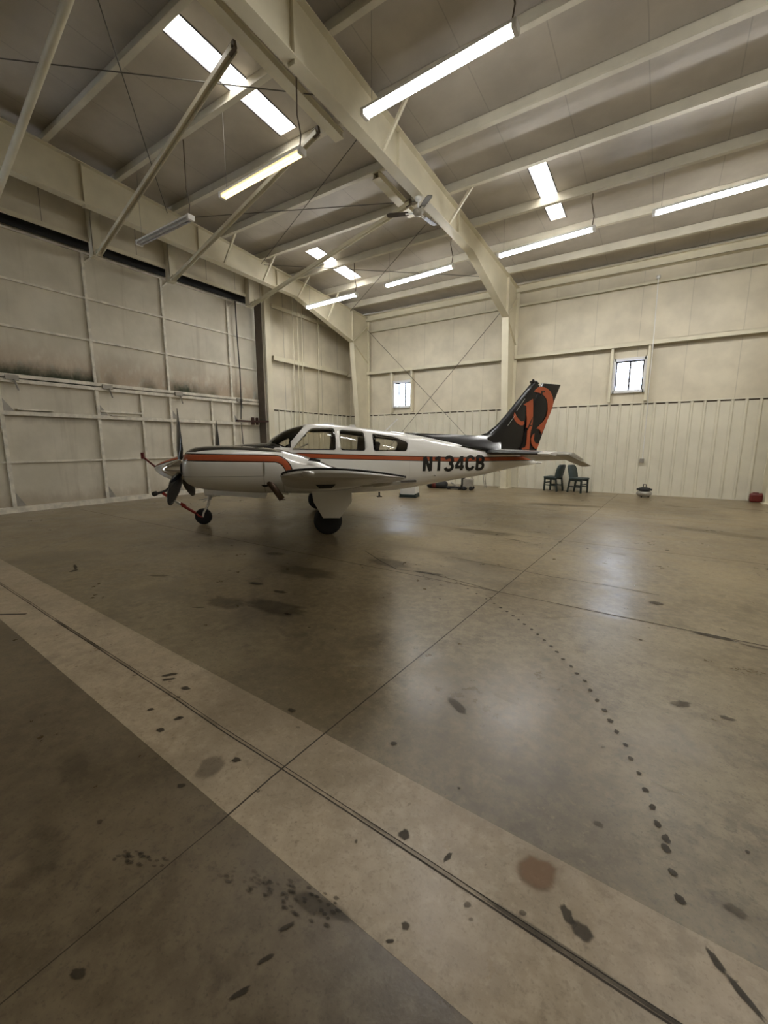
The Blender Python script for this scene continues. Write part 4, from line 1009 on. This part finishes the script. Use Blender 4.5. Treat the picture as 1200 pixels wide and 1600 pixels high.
b = MB(); b.tube([(.2, 0, .08), (.36, 0, .42)], .014, 8); b.build('handle', M['black'], e)
for sx in (-1, 1):
    b = MB(); b.lathe([(0, -.14), (.045, -.14), (.045, .14), (0, .14)], (sx * .2, 0, .045), 'y', 14); b.build('roller', M['black'], e)
e = thing('utility_cart', (-5.5, 13.6, 0), 'small grey cart with black wheels under the registration letters', 'cart', rz=.2)
b = MB(); b.box(-.16, .16, -.15, .15, .09, .38); b.build('cart_body', M['greysteel'], e, bevel=.015)
b = MB(); b.bar((-.2, -.12, .06), (-.2, -.12, .55), .04, .04); b.bar((-.2, .12, .06), (-.2, .12, .55), .04, .04); b.bar((-.2, -.13, .55), (-.2, .13, .55), .04, .04); b.build('push_handle', M['black'], e)
for sx in (-1, 1):
    b = MB(); b.lathe([(0, -.17), (.07, -.17), (.07, -.11), (0, -.11)], (sx * .12, 0, .07), 'y', 16); b.lathe([(0, .11), (.07, .11), (.07, .17), (0, .17)], (sx * .12, 0, .07), 'y', 16); b.build('wheel', M['tyre'], e)
e = thing('folding_stool', (-5.5, 14.5, 0), 'thin metal folding stool left of the main column foot', 'stool', rz=.15)
b = MB(); b.bar((-.3, 0, .50), (.26, 0, .50), .3, .03); b.build('seat', M['greysteel'], e)
for sx in (-1, 1):
    for sy in (-1, 1): b = MB(); b.tube([(sx * .2, sy * .13, .49), (sx * .27, sy * .15, 0)], .013, 8); b.build('leg', M['greysteel'], e)
    b = MB(); b.tube([(sx * .235, -.14, .25), (sx * .235, .14, .25)], .009, 6); b.build('stretcher', M['greysteel'], e)
# ------------------------------------------------------------------ camera, world, colour
cam = bpy.data.cameras.new('camera'); co = bpy.data.objects.new('camera', cam); COL.objects.link(co)
cam.sensor_fit = 'HORIZONTAL'; cam.sensor_width = 36; cam.lens = 36 * 656 / 1200; cam.clip_start = .05
co.location = (0, 0, 1.6); co.rotation_euler = (math.radians(90 - 9.35), 0, math.radians(33.4)); sc.camera = co
w = bpy.data.worlds.new('daylight'); sc.world = w; w.use_nodes = True
w.node_tree.nodes['Background'].inputs[0].default_value = (.74, .84, 1., 1); w.node_tree.nodes['Background'].inputs[1].default_value = 12.
sc.view_settings.view_transform = 'Standard'; sc.view_settings.look = 'None'; sc.view_settings.gamma = 1; sc.view_settings.use_curve_mapping = False
sc.view_settings.exposure = 1.05
sc.cycles.use_denoising = True; sc.cycles.max_bounces = 8; sc.cycles.sample_clamp_indirect = 6
